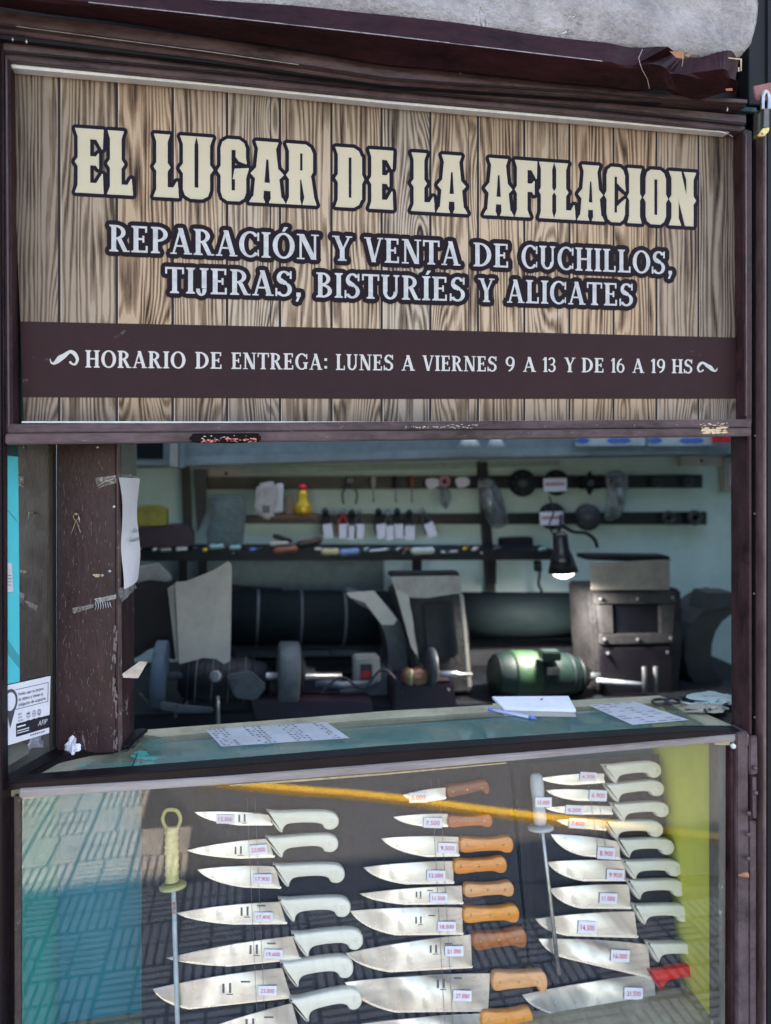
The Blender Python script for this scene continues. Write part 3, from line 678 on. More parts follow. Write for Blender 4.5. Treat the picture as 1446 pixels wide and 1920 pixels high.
tt, tb = lin(137, 240, 1307, 325), lin(137, 359.5, 1307, 424)
TP = []
for ch, xl, xr in title:
    xl += 2.5; xr -= 2.5
    for p in western(ch): TP.append([(xl + (xr - xl) * a, tb(xl + (xr - xl) * a) + (tt(xl + (xr - xl) * a) - tb(xl + (xr - xl) * a)) * b) for a, b in p])
flat('title_outline', [inflate(p, 8) for p in TP], SY - .0006, OUTL, SG)
flat('title_inline', [inflate(p, 1.1, 6) for p in TP], SY - .0011, mat('pale_edge_print', (.56, .52, .43), None, 20, .6, spec=.12), SG)
flat('title_lettering', TP, SY - .0015, TITLE, SG)
s1 = [('REPARACIÓN', 205, 598), ('Y', 623, 660), ('VENTA', 683, 863), ('DE', 888, 955), ('CUCHILLOS,', 978, 1262)]
s2 = [('TIJERAS,', 310, 566), ('BISTURÍES', 593, 873), ('Y', 897, 927), ('ALICATES', 951, 1188)]
for ws, tf, bf_ in ((s1, lin(205, 421, 1250, 472), lin(205, 471, 1250, 514)), (s2, lin(310, 500, 1188, 532), lin(310, 549, 1188, 574))):
    for wd in ws:
        P1 = textpolys_px([wd], tf, bf_)
        flat('subtitle_outline', [inflate(p, 8.6, 8) for p in P1], SY - (.0009 if ws is s1 else .00095), mat('plum_outline_print', (.012, .006, .011), (.007, .004, .007), 20, .6, spec=.12), SG)
        flat('subtitle_word', P1, SY - .0015, SUBT, SG)
s3 = [('HORARIO', 160, 348), ('DE', 366, 417), ('ENTREGA:', 434, 615), ('LUNES', 630, 738), ('A', 753, 778), ('VIERNES', 792, 932), ('9', 948, 966), ('A', 981, 1005), ('13', 1018, 1043), ('Y', 1058, 1079), ('DE', 1091, 1133), ('16', 1146, 1172), ('A', 1186, 1208), ('19', 1221, 1248), ('HS', 1260, 1299)]
flat('hours_lettering', textpolys_px(s3, lin(160, 656.5, 1299, 674), lin(160, 689, 1299, 700)), SY - .0014, HORA, SG)
def flourish(x0, x1, yc, s, name, flip):
    pts = [(0, .05, .6), (.04, .45, 1.5), (.14, .55, 2.2), (.26, .3, 4.2), (.38, -.05, 5.2), (.52, -.3, 4.2), (.62, -.55, 3.2), (.74, -.75, 2.8), (.87, -.6, 3.4), (.97, -.2, 3.2), (1.0, .2, 2.6), (.93, .62, 2), (.82, .62, 1.5), (.74, .42, 2.2)]
    P = []
    pts = [(x, (y if not flip else -y), w) for x, y, w in pts]
    if flip: pts = [(1 - x, -y, w) for x, y, w in pts]
    q = [(x0 + (x1 - x0) * a, yc + b * s, w * s / 16) for a, b, w in pts]
    pts3 = spline([Vector((a, b, w)) for a, b, w in q], 4)
    for a, b in zip(pts3, pts3[1:]):
        P.append([(a.x + a.z * math.cos(t), a.y + a.z * math.sin(t)) for t in [k * .785 for k in range(8)]] + [(b.x + b.z * math.cos(t), b.y + b.z * math.sin(t)) for t in [k * .785 for k in range(8)]])
    return flat(name, P, SY - .0014, HORA, SG)
flourish(94, 145, 672, 17, 'flourish', False)
flourish(1309, 1345, 689, 12, 'flourish', True)

# =================================================================== PADLOCK AND HASP
PD = thing('padlock', 'brass and steel padlock hanging from a rusty hasp at the upper right', 'padlock', at(1430, 250, -.05))
slab('hasp', [(1413, 161), (1446, 154), (1460, 152), (1460, 186), (1421, 189), (1417, 185)], -.045, .004, mat('rusty_pink_metal', (.30, .12, .10), (.16, .06, .055), 40, .6, bump=.5), PD, .001)
sh = [(1430, 206), (1430, 190), (1431, 178), (1436, 172), (1441, 178), (1442, 190), (1441, 206)]
tube('shackle', spline([at(x, y, -.055) for x, y in sh], 5), .0038, STEELD, PD, 10)
slab('body', [(1432, 203), (1443.5, 202), (1443.5, 240), (1430, 240)], -.062, .016, mat('dark_lock_side', (.06, .06, .05), (.03, .03, .025), 40, .4), PD, .001)
slab('front_plate', [(1433, 204), (1443, 203), (1442, 238), (1432, 239)], -.064, .0025, mat('lock_plate', (.14, .13, .11), (.08, .07, .06), 60, .35, metal=.6), PD, .0008)
slab('brass_base', [(1421, 255), (1431, 240), (1443.8, 238), (1443, 245), (1434, 255)], -.063, .014, BRASS, PD, .001)
slab('body_side', [(1422, 215), (1432, 204), (1431.5, 240), (1421.5, 254)], -.058, .012, MATS['dark_lock_side'], PD, .001)
lathe('keyhole', at(1432, 249, -.0635), at(1432, 249, -.066), [(0, .002), (1, .002)], WHITEP, PD, 8)

# =================================================================== COUNTER AND SHOWCASE
CP = plane3(at(100, 1470, 0), at(1365, 1378, 0), at(1235, 1308, .2))      # counter-top plane
def onc(x, y, h=0): return on(x, y, CP) + CP[1] * h
def cslab(name, pts, h, d, m, parent=None, bevel=.0008, label=None):
    t = [onc(x, y, h) for x, y in pts]; v, f = prism_vf(t, [p - CP[1] * d for p in t]); return mesh(name, v, f, m, parent, bevel=bevel, label=label)
SC = thing('display_case', 'glass display case full of knives under the counter, brown frame and worn grey front rail', 'display case', at(700, 1900, .05))
slab('front_rail', [(12, 1469), (400, 1438), (723, 1411), (1100, 1384), (1300, 1371), (1404, 1371), (1404, 1377), (1370, 1378), (1100, 1402), (723, 1433), (400, 1458), (40, 1480), (12, 1484)], -.004, .03, BLACKB, SC, .0015)
slab('front_rail_face', [(36, 1480), (400, 1458), (723, 1433), (1100, 1402), (1300, 1385), (1382, 1377.5), (1382, 1390), (1300, 1396.5), (1100, 1414), (723, 1449), (400, 1473), (36, 1497)], -.008, .025, RAILG, SC, .0015)
slab('putty_line', [(430, 1471.5), (723, 1449.5), (950, 1429.5), (950, 1432), (723, 1453), (560, 1466), (430, 1474)], -.004, .01, PUTTY, SC, .0005)
slab('case_frame', [(1382, 1378), (1404, 1372), (1405, 1990), (1383, 1990)], -.012, .04, mat('mauve_brown_paint', (.105, .072, .080), (.030, .018, .022), 20, .45, bump=.5, chip=(.30, .22, .17), chipt=.76), SC, .002)
slab('case_frame', [(1370, 1392), (1381, 1390), (1382, 1990), (1371, 1990)], -.004, .03, BROWN, SC, .001)
slab('case_frame_edge', [(1348, 1394), (1362, 1393), (1360, 1990), (1349, 1990)], .006, .03, mat('weathered_grey_wood', (.16, .15, .14), (.07, .06, .055), 18, .7, bump=.5, chip=(.40, .38, .34), chipt=.6, stretch=(2, 1, .3)), SC, .001)
slab('case_gap', [(1355, 1392), (1375, 1390), (1374, 1990), (1355, 1990)], .022, .02, DARKG, SC)
slab('corner_post', [(4, 1484), (14, 1483), (14, 1990), (4, 1990)], -.006, .03, BROWN, SC, .001)
# hinge
HG = slab('hinge', [(1407, 1381), (1421, 1380), (1422, 1452), (1408, 1454), (1406, 1445)], -.016, .006, MATS['mauve_brown_paint'], SC, .002)
slab('hinge', [(1409, 1455), (1421, 1454), (1421, 1535), (1415, 1539), (1409, 1532)], -.018, .006, MATS['mauve_brown_paint'], SC, .003)
slab('hinge', [(1405, 1540), (1419, 1540), (1419, 1990), (1405, 1990)], -.011, .02, MATS['mauve_brown_paint'], SC, .002)
for x, y in ((1416, 1440), (1417, 1487), (1403, 1610), (1404, 1525), (1403, 1565)):
    lathe('screw', at(x, y, -.017), at(x, y, -.024), [(0, .0045), (.6, .0045), (1, .003)], MATS['mauve_brown_paint'], SC, 10)
lathe('sun_glint', at(1384, 1641, -.013), at(1403, 1640, -.013), [(0, .0015), (.5, .004), (.9, .0055), (1, .003)], mat('sun_glint_orange', (.50, .19, .09), (.2, .09, .07), 50, .7), SC, 10)  # orange spot painting in a fleck of sun on the frame
patch('chip_and_sun_fleck', 1385, 1463, 2.5, 4, -.0125, MATS['cream_chip_and_sun_fleck'], SC, 77, 4)  # cream patch drawn for a small fleck of sun
lathe('plug', at(1375, 1399, -.004), at(1375, 1399, -.01), [(0, .005), (.6, .005), (1, .002)], WHITEP, SC, 12)
for i in range(34):
    y = 1412 + i * 8.5 + random.uniform(-3, 3); x = 1371.5
    if y < 1660: patch('paint_fleck', x, y, 1.2, 3, -.0045, mat('pale_teal_fleck', (.25, .35, .36), None, 30, .6), SC, 200 + i, 3)
# case body
slab('side_panel', [(36, 1480), (45, 1480), (45, 1990), (36, 1990)], .03, .002, TEAL, SC, 0)
P = [at(34, 1470, .02), at(34, 2050, .02)]
zt, zb = .955, .42
XL = at(37, 1700, .015).x; XLb = at(115, 1700, .265).x
V = [Vector((XL - .004, .015, zt)), Vector((XLb - .004, .27, zt)), Vector((XLb - .004, .27, zb)), Vector((XL - .004, .015, zb))]
v, f = prism_vf(V, [p + Vector((-.01, 0, 0)) for p in V]); mesh('side_panel', v, f, TEAL, SC)
XR = at(1352, 1700, .015).x; XRb = at(1225, 1480, .265).x
V = [Vector((XR, .015, zt - .01)), Vector((XRb, .27, zt - .01)), Vector((XRb, .27, zb)), Vector((XR, .015, zb))]
v, f = prism_vf(V, [p + Vector((.01, 0, 0)) for p in V]); mesh('side_panel', v, f, OLIVE, SC, label='yellow green side panel at the right end of the case')
for y in (1528, 1706, 1885): rod('peg', at(1340, y, .03), at(1351, y + 1, .02), .0025, INK, SC, 8)
v, f = box_vf((XLb - .004, .268, zb), (XRb + .006, .276, zt - .02)); mesh('back_panel', v, f, TEALB, SC)
v, f = box_vf((XL - .02, .0, zb - .02), (XR + .02, .276, zb - .002)); mesh('bottom_panel', v, f, BEIGE, SC)
# front glass
gl = [(38, 1490), (400, 1466), (723, 1440), (1100, 1407), (1362, 1388), (1362, 1990), (38, 1990)]
FG = slab('front_glass', gl, .006, .0005, FGLASS, SC, 0)
# slanted cloth boards
BP = plane3(at(265, 1470, .21), at(1237, 1450, .21), at(700, 1920, .125))   # board plane
def cloth(name, corners, parent, seed):
    """corners px: tl, tr, br, bl"""
    V, F = [], []; nx, ny = 60, 40; rnd = random.Random(seed)
    ph = [(rnd.uniform(5, 40), rnd.uniform(4, 30), rnd.uniform(0, 6), rnd.uniform(.0004, .0015)) for _ in range(7)]
    tl, tr, br, bl = [Vector(c) for c in corners]
    for j in range(ny + 1):
        for i in range(nx + 1):
            a, b = i / nx, j / ny
            q = (tl * (1 - a) + tr * a) * (1 - b) + (bl * (1 - a) + br * a) * b
            w = sum(m_ * math.sin(f1 * a + f2 * b * math.cos(a * 3 + p_) + p_) for f1, f2, p_, m_ in ph)
            V.append(on(q.x, q.y, BP) + BP[1] * (w - .004))
    for j in range(ny):
        for i in range(nx): F.append([j * (nx + 1) + i, j * (nx + 1) + i + 1, (j + 1) * (nx + 1) + i + 1, (j + 1) * (nx + 1) + i])
    return mesh(name, V, F, CLOTH, parent, smooth=True)
o = cloth('cloth_board', [(265, 1455), (955, 1432), (1006, 1990), (265, 1990)], None, 3); tag(o, 'dark navy cloth board behind the white and orange handled knives', 'cloth board', 'cloth boards in the display case')
o = cloth('cloth_board', [(962, 1432), (1237, 1415), (1290, 1990), (1012, 1990)], None, 5); tag(o, 'dark cloth board at the right holding the short column of white handled knives', 'cloth board', 'cloth boards in the display case')
# counter glass and frame around it
cslab('counter_glass', [(110, 1462), (250, 1447), (723, 1410), (1360, 1372), (1235, 1310), (1000, 1324), (723, 1339), (276, 1371), (243, 1404), (210, 1415), (150, 1440)], .001, .004, CGLASS, SC, 0)
CT = SC
cslab('counter_back_strip', [(262, 1378), (276, 1369), (500, 1352), (723, 1334), (1000, 1318), (1235, 1305), (1262, 1313), (1240, 1319), (1000, 1331), (723, 1349), (500, 1366), (300, 1383)], .0012, .01, BEIGE2, SC)
cslab('counter_edge', [(243, 1448), (276, 1371), (283, 1371), (252, 1447)], -.004, .01, BEIGE, SC)
cslab('counter_edge', [(1235, 1306), (1262, 1312), (1404, 1374), (1404, 1380), (1340, 1378), (1320, 1360)], .001, .02, BEIGE2, SC)
cslab('counter_side', [(1262, 1312), (1330, 1300), (1440, 1340), (1404, 1376)], -.006, .03, BLACKB, SC)
cslab('counter_corner', [(20, 1472), (105, 1420), (250, 1398), (276, 1371), (246, 1446), (160, 1455)], -.005, .02, BEIGE, SC, label='worn corner board with flaking turquoise paint')
cslab('sill', [(8, 1468), (100, 1407), (268, 1370), (278, 1372), (240, 1404), (170, 1412), (112, 1425), (30, 1470)], .006, .03, BLACKB, SC, .002)
cslab('glass_joint', [(243, 1449), (257, 1415), (258.5, 1415), (245.5, 1449)], .003, .002, INK, SC, 0)
def cpatch(seed, cx, cy, rx, ry, m, k=18, h=.0):
    rnd = random.Random(seed); P = []
    for j in range(k):
        x = cx + rnd.uniform(-rx, rx); y = cy + rnd.uniform(-ry, ry) - (x - cx) * .07
        P.append([(x + rnd.uniform(7, 22) * math.cos(a), y + rnd.uniform(2, 5) * math.sin(a)) for a in [q * 1.05 for q in range(6)]])
    return flat('paint_patch', P, 0, m, SC, CP, h)
TP_ = mat('turquoise_paint', (.02, .48, .44), (.02, .38, .36), 20, .6)
cpatch(5, 200, 1436, 44, 8, TP_, 26, -.0035)
cpatch(6, 270, 1428, 16, 22, TP_, 16, -.0025)
cpatch(8, 290, 1390, 14, 8, TP_, 6, -.003)

# papers under / on the glass
def cprint(pts, h, label, name, rows, cols_, ink=INK, group=None, paper=PAPERT, lx=(.02, .95)):
    t = [onc(x, y, h) for x, y in pts]
    T = thing(name, label, 'paper', sum(t, Vector()) / 4, group)
    v, f = prism_vf(t, [p - CP[1] * .0004 for p in t]); mesh('sheet', v, f, paper, T)
    P = []; rnd = random.Random(len(label))
    a, b, c, d = [Vector(p) for p in pts]         # tl, tr, br, bl
    for j in range(rows):
        for i in range(cols_):
            if rnd.random() < .25 or (cols_ > 10 and (i // 4) % 2): continue
            u0 = lx[0] + (lx[1] - lx[0]) * (i + .1) / cols_; u1 = u0 + (lx[1] - lx[0]) / cols_ * rnd.uniform(.35, .75)
            w0 = (j + .3) / rows; w1 = (j + .6) / rows
            P.append([tuple((a * (1 - u) + b * u) * (1 - w) + (d * (1 - u) + c * u) * w) for u, w in ((u0, w0), (u1, w0), (u1, w1), (u0, w1))])
    flat('printed_lines', P, 0, ink, T, CP, h + .0004)
    return T
cprint([(385, 1370), (612, 1356), (655, 1386), (415, 1402)], .0022, 'long price list with rows of black figures lying at the left of the counter glass', 'price_list', 9, 26, paper=mat('grey_list_paper', (.40, .41, .46), (.30, .31, .35), 12, .6))
cprint([(1104, 1324), (1190, 1317), (1292, 1352), (1186, 1361)], .0022, 'printed sheet with blue-grey drawing lying at the right end of the counter glass', 'printed_sheet', 9, 4, mat('blue_grey_ink', (.22, .24, .34), None, 30, .6), paper=mat('bluish_sheet', (.48, .48, .52), (.38, .38, .43), 12, .6))
# notepad
NP = thing('notepad', 'small white notepad with a shadowed edge lying beside the blue pen on the counter', 'notepad', onc(1000, 1335))
t = [onc(x, y, .007) for x, y in [(923, 1312), (1066, 1311), (1080, 1337), (945, 1334)]]
v, f = prism_vf(t, [p - CP[1] * .0055 for p in t]); mesh('pages', v, f, PAPERT, NP, bevel=.0005)
t = [onc(x, y, .0013) for x, y in [(923, 1320), (1066, 1318), (1081, 1345), (946, 1343)]]
v, f = prism_vf(t, [p - CP[1] * .001 for p in t]); mesh('backing_card', v, f, CARD, NP)
flat('pen_stroke', [[(1012, 1318), (1018, 1316), (1019, 1318), (1014, 1320)]], 0, INKG, NP, CP, .0075)
PE = thing('pen', 'clear plastic ballpoint pen with blue ends lying on the counter in front of the notepad', 'pen', onc(960, 1345))
a, b = onc(916, 1334, .0045), onc(1007, 1352, .0045)
rod('barrel', a.lerp(b, .1), a.lerp(b, .84), .0032, mat('clear_blue_plastic', (.45, .50, .72), (.3, .35, .6), 30, .2), PE)
lathe('cap', a, a.lerp(b, .1), [(0, .0025), (.2, .0036), (1, .0036)], BLUEP, PE, 12)
lathe('tip', a.lerp(b, .84), b, [(0, .0034), (.5, .0034), (.8, .0016), (1, .0006)], BLUEP, PE, 12)
# cloth + glasses case at right
def crumple(name, cx, cy, rx, ry, hh, m, label, cat, seed, pl=CP, base=.004, group=None, parent=None):
    rnd = random.Random(seed); nu, nv = 22, 12; V, F = [], []
    ph = [(rnd.randint(2, 7), rnd.randint(1, 6), rnd.uniform(0, 6), rnd.uniform(.05, .16)) for _ in range(9)]
    for j in range(nv + 1):
        for i in range(nu):
            a = 2 * math.pi * i / nu; b = math.pi / 2 * j / nv
            k = 1 + sum(m_ * math.sin(f1 * a + f2 * b * 2 + p_) for f1, f2, p_, m_ in ph)
            r = math.cos(b) * k; z = max(0, math.sin(b) * (.7 + .3 * k))
            V.append(on(cx + rx * r * math.cos(a), cy + ry * r * math.sin(a), pl) + pl[1] * (base + hh * z))
    for j in range(nv):
        for i in range(nu): F.append([j * nu + i, j * nu + (i + 1) % nu, (j + 1) * nu + (i + 1) % nu, (j + 1) * nu + i])
    F.append(list(range(nu))[::-1])
    o = mesh(name, V, F, m, parent)
    if label: tag(o, label, cat, group)
    return o
CRP = mat('crumpled_pale_blue_cloth', (.42, .52, .54), (.3, .4, .42), 10, .8, bump=.3)
crumple('cloth_rag', 1335, 1318, 42, 14, .010, CRP, 'pale blue crumpled rag lying on the dark right end of the counter', 'rag', 4)
crumple('cloth_pouch', 1322, 1334, 36, 7, .010, mat('beige_cloth', (.40, .37, .32), (.25, .23, .2), 12, .8), 'folded beige pouch in front of the pale blue rag on the counter', 'pouch', 8)
tube('cord', spline([onc(x, y, .01) for x, y in [(1300, 1331), (1315, 1335), (1325, 1345), (1318, 1330), (1332, 1340), (1330, 1328)]], 5), .0016, INK, None)['label'] = 'short black cord lying over the beige pouch'
bpy.data.objects['cord']['category'] = 'cord'
GC = thing('scissors', 'dark scissors with ring handles lying behind the printed sheet on the counter', 'scissors', onc(1250, 1322))
for (x, y) in ((1238, 1323), (1263, 1321)):
    tube('finger_ring', [onc(x + 15 * math.cos(a), y + 5 * math.sin(a), .008) for a in [k * math.pi / 8 for k in range(17)]], .0028, INK, GC)
tube('blade', [onc(1275, 1324, .008), onc(1300, 1328, .008), onc(1315, 1330, .008)], [.003, .002, .0008], STEELD, GC)
crumple('crumpled_tissue', 137, 1410, 14, 9, .026, PAPERT, 'small crumpled white tissue on the sill at the foot of the wooden post', 'tissue', 21)

# =================================================================== WOODEN POST
zc = onc(160, 1408, .006)
bl, br_, bk = onc(105, 1413, .0), onc(219, 1413, .0), onc(253, 1375, .0)
bk2 = bl + (bk - br_)
POST = thing('wooden_post', 'scuffed dark brown wooden post left of the opening with nails and torn tape', 'post', bl)
base = [bl, br_, bk, bk2]
WPOST = mat('scuffed_brown_post', (.050, .023, .027), (.012, .0055, .007), 13, .45, spec=.3, bump=.7, stretch=(1, 1, .45), chip=(.20, .165, .16), chipt=.64, chipscale=30)
UP = Vector((0, 0, .70))
t = [p + UP for p in base]; v, f = prism_vf(t, base); mesh('post_body', v, f, WPOST, POST, bevel=.003)
PF = plane3(bl, br_, bl + UP); PSd = plane3(br_, bk, br_ + UP)
def pq(pts, pl, off, d, name, m, parent, label=None):
    t = [on(x, y, pl) + pl[1] * off for x, y in pts]; v, f = prism_vf(t, [p - pl[1] * d for p in t]); return mesh(name, v, f, m, parent, label=label)
pq([(219.5, 830), (224, 832), (228, 1409), (221, 1411)], PSd, .0015, .001, 'worn_edge', mat('worn_pink_edge', (.15, .095, .09), (.05, .03, .03), 30, .5, bump=.5, chip=(.3, .27, .25), chipt=.6), POST)
pq([(225, 832), (254, 834), (254, 893), (225, 898)], PSd, .002, .001, 'grey_patch', mat('grey_green_wood', (.10, .105, .09), (.05, .05, .045), 25, .7, bump=.4), POST)
pq([(103, 1150), (104, 1400), (101, 1400), (100, 850), (105, 850)], PF, .001, .001, 'dark_edge', DARKG, POST)
# scratches
rnd = random.Random(5)
P = []
for i in range(320):
    x, y = rnd.uniform(112, 213), rnd.uniform(845, 1395); l = rnd.expovariate(1 / 4) + 1.2; w = rnd.uniform(.3, 1.0); sk = rnd.uniform(-.25, .15)
    P.append([(x, y), (x + w, y + .5), (x + w + sk * l, y + l), (x + sk * l, y + l)])
for (x, y) in ((183, 932), (130, 907)):
    pass
flat('scratches', P, 0, mat('scratch_grey', (.20, .16, .15), (.10, .07, .07), 60, .6), POST, PF, .0006)
P = []
for i in range(34):
    y = rnd.uniform(1170, 1400); x = 214 + rnd.uniform(-1, 5) - max(0, 60 - abs(y - 1250)) * .1; l = rnd.uniform(4, 20)
    P.append([(x, y), (x + rnd.uniform(1, 4), y + 2), (x + rnd.uniform(1, 3), y + l), (x - 1, y + l * .8)])
flat('bare_streaks', P, 0, mat('bare_grey_wood', (.17, .14, .14), (.08, .06, .065), 30, .7), POST, PF, .0008)
def opf(x, y, h): return on(x, y, PF) + PF[1] * h
for pts in [[(136, 1000), (144, 978), (143, 974), (140, 969), (143, 963), (148, 962), (151, 966), (148, 973), (146, 976), (154, 998)]]:
    tube('wire_hook', spline([opf(x, y, .006) for x, y in pts], 4), .0006, mat('tan_wire', (.36, .29, .20), (.22, .16, .11), 40, .5), POST, 6)
tube('nail', [opf(146, 964, -.002), opf(147, 963, .012)], [.0018, .0022], BRASS, POST)
tube('nail', [opf(150, 962, .008), opf(154, 979, .010)], [.0014, .0011], STEELD, POST)
for x, y in ((206, 1071), (183, 838), (214, 950), (192, 1079)):
    lathe('screw', opf(x, y, 0), opf(x, y, .002), [(0, .0028), (.7, .0028), (1, .0018)], STEELD, POST, 10)
patch_pts = [[(177 + 3 * math.cos(a), 1078 + 2 * math.sin(a)) for a in [k for k in range(6)]], [(180, 1076), (189, 1077), (186, 1082), (178, 1082)]]
flat('glue_blob', patch_pts, 0, PUTTY, POST, PF, .001)
# tape pieces
def tape(pts, seed, pl=PF, label='torn strip of clear adhesive tape'):
    rnd = random.Random(seed); tl, tr, br, bl2 = [Vector(p) for p in pts]; V, F = [], []; nx, ny = 14, 5
    for j in range(ny + 1):
        for i in range(nx + 1):
            a, b = i / nx, j / ny; q = (tl * (1 - a) + tr * a) * (1 - b) + (bl2 * (1 - a) + br * a) * b
            V.append(on(q.x, q.y, pl) + pl[1] * (.0015 + .0025 * abs(math.sin(a * 9 + b * 3 + seed)) * rnd.uniform(.3, 1)))
    for j in range(ny):
        for i in range(nx): F.append([j * (nx + 1) + i, j * (nx + 1) + i + 1, (j + 1) * (nx + 1) + i + 1, (j + 1) * (nx + 1) + i])
    return mesh('tape', V, F, TAPE, POST, smooth=True)
flat('rail_highlight', [[(x0, y0 - .8), (x1, y1 - .8), (x1, y1 + .6), (x0, y0 + .6)] for (x0, y0), (x1, y1) in [((30, 49), (180, 69)), ((180, 69), (400, 98)), ((400, 98), (560, 121))]], -.0456, MATS['highlight_and_crack_paint'], FR)  # pale line painting a highlight on the head rail's lower edge
tape([(180, 896), (219, 890), (220, 905), (183, 916)], 1); tape([(219, 890), (244, 889), (253, 897), (222, 906)], 2, PSd)
tape([(136, 1140), (178, 1131), (176, 1139), (140, 1150)], 3); tape([(178, 1122), (219, 1114), (219, 1122), (182, 1131)], 4); tape([(217, 1105), (250, 1090), (254, 1102), (226, 1130)], 5, PSd)
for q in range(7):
    x = 180 + q * 4.5; tube('tape_crease_glint', [opf(x, 1128, .003), opf(x + 2, 1136, .004), opf(x - 1 + q * .6, 1144 - q, .003)], .0006, mat('tape_highlight', (.55, .55, .58), None, 30, .3), POST, 5)  # pale tubes put the glint of the tape folds into colour
tube('tape_crease_glint', [opf(184, 911, .004), opf(198, 903, .005), opf(214, 898, .004)], .0007, MATS['tape_highlight'], POST, 5)
tube('tape_crease_glint', [opf(190, 897, .004), opf(204, 895, .005), opf(219, 892, .004)], .0006, MATS['tape_highlight'], POST, 5)
# metal latch
LT = slab('latch_plate', [(229, 1264), (262, 1240), (277, 1241), (259, 1272), (231, 1271)], .085, .002, STEELD, POST, .0006)
# paper notice
NT = thing('paper_notice', 'white paper notice taped to the right side of the wooden post', 'notice', on(238, 1100, PSd))
V, F = [], []
for j in range(13):
    for i in range(7):
        a, b = i / 6, j / 12; x = (218 + 7 * b) * (1 - a) + 255.5 * a if b < .95 else 224 * (1 - a) + 255.5 * a
        x = (218 + 8 * min(1, b * 2.2) - 2 * max(0, b - .5)) * (1 - a) + 255.5 * a
        y = 895 + b * (1105 - 895) * (1 - a) + a * (2 + b * (1087 - 897))
        V.append(on(x, y, PSd) + PSd[1] * (.004 + .004 * math.sin(a * 3) * b + .003 * math.sin(b * 8 + a * 2)))
for j in range(12):
    for i in range(6): F.append([j * 7 + i, j * 7 + i + 1, (j + 1) * 7 + i + 1, (j + 1) * 7 + i])
mesh('sheet', V, F, PAPER, NT, smooth=True)
sans('writing', [('Alias', (240, 999), (248, 998), (240, 989)), ('Casa.aurora.m', (233, 1017), (255.5, 1012), (233, 1007))], INK, NT, PSd, off=.0095)

# =================================================================== MIRROR PANE, CYAN REFLECTION PANEL, STICKER
ma, mb = onc(9, 1464, 0), onc(103, 1409, 0)
MP = plane3(ma, mb, ma + UP)
MR = thing('mirror_pane', 'dusty mirrored glass pane at the left edge reflecting the wooden post', 'mirror', ma)
pq([(8, 825), (103, 825), (104, 1412), (9, 1466)], MP, 0, .004, 'glass', MIRROR, MR)
pq([(91, 825), (103.5, 825), (104.5, 1410), (92, 1413)], MP, .002, .002, 'edge_strip', mat('ochre_brown_strip', (.055, .042, .030), (.03, .022, .018), 30, .6, stretch=(3, 1, .3)), MR)
cyan = thing('cyan_reflection_panel', 'bright cyan panel added in place of a mirror reflection at the left edge behind the sticker', 'panel', on(20, 1275, MP))  # added panel standing in for cyan reflected in the mirror
pq([(8, 855), (31, 856), (33, 1060), (34, 1278), (8, 1283)], MP, .003, .002, 'panel', CYAN, cyan)  # added sheet standing in for the cyan reflected in the mirror
pq([(8, 829), (31, 829), (31, 855), (8, 854)], MP, .0035, .002, 'top_edge', TEALD, cyan)
pq([(9, 953), (28, 974), (28, 978), (9, 956)], MP, .0034, .0004, 'crease_shade', mat('cyan_shade', (.03, .42, .50), None, 10, .4), cyan)  # fold shade drawn as flat darker cyan strips
pq([(9, 1195), (33, 1230), (33, 1253), (9, 1222)], MP, .0034, .0004, 'crease_shade', MATS['cyan_shade'], cyan)
nt_ = pq([(8, 1054), (18, 1056), (20, 1110), (8, 1110)], MP, .0045, .001, 'notice', PAPER, cyan)
flat('printed_lines', [rc(9, y, 16.5, y + 1.2) for y in (1078, 1084, 1090, 1096)], 0, INKG, cyan, MP, .005)
# sticker: px mapping through its four corners
ST = thing('card_payment_sticker', 'white and black debit card sticker on the lower left glass pane', 'sticker', on(50, 1395, MP))
tl, tr, br4, bl4 = Vector((8, 1285)), Vector((91, 1267)), Vector((88.5, 1374)), Vector((8, 1398))
def stq(u, v): q = (tl * (1 - u) + tr * u) * (1 - v) + (bl4 * (1 - u) + br4 * u) * v; return (q.x, q.y)
def stp(polys, off, name, m): return flat(name, [[stq(*p) for p in q] for q in polys], 0, m, ST, MP, off)
stp([rc(0, 0, 1, 1)], .004, 'paper', PAPERT)
stp([rc(.22, .79 - .0, 1, .9), rc(.22, .68, 1, .8)], .0044, 'black_strip', INK)
stp([rc(.2, .08 + .02, .95, .11), rc(.2, .43, .95, .44), rc(.94, .1, .953, .44)], .0044, 'border', INKG)
circ = lambda cx, cy, r, ry=None: [(cx + r * math.cos(a), cy + (ry or r) * math.sin(a)) for a in [k * math.pi / 10 for k in range(20)]]
stp([circ(.08, .28, .17, .21), [(-.0, .4), (.2, .42), (.08, .73)]], .0046, 'pin_symbol', mat('sticker_grey', (.10, .10, .12), None, 20, .5))
stp([circ(.08, .28, .12, .155)], .0050, 'pin_centre', PAPERT)
stp([rc(.24, .725, .44, .75), rc(.24, .795, .52, .812), rc(.24, .835, .52, .85)], .0048, 'small_print', PAPERT)
stp([rc(.55 + q * .05, .93, .585 + q * .05, .952) for q in range(7)], .0046, 'small_print', INKG)
icons = []
for k, cx in enumerate((.50, .63, .75)):
    for i in range(20):
        a, b = i * math.pi / 10, (i + 1) * math.pi / 10
        icons.append([(cx + .042 * math.cos(a), .585 + .057 * math.sin(a)), (cx + .042 * math.cos(b), .585 + .057 * math.sin(b)), (cx + .036 * math.cos(b), .585 + .05 * math.sin(b)), (cx + .036 * math.cos(a), .585 + .05 * math.sin(a))])
    icons.append(rc(cx - .035, .67, cx + .03, .68))
icons += [rc(.478, .55, .522, .575), rc(.478, .6, .522, .61), rc(.626, .54, .634, .63), rc(.60, .58, .66, .588), rc(.73, .545, .737, .625), rc(.763, .545, .77, .625), rc(.73, .545, .77, .552), rc(.73, .61, .77, .625)]
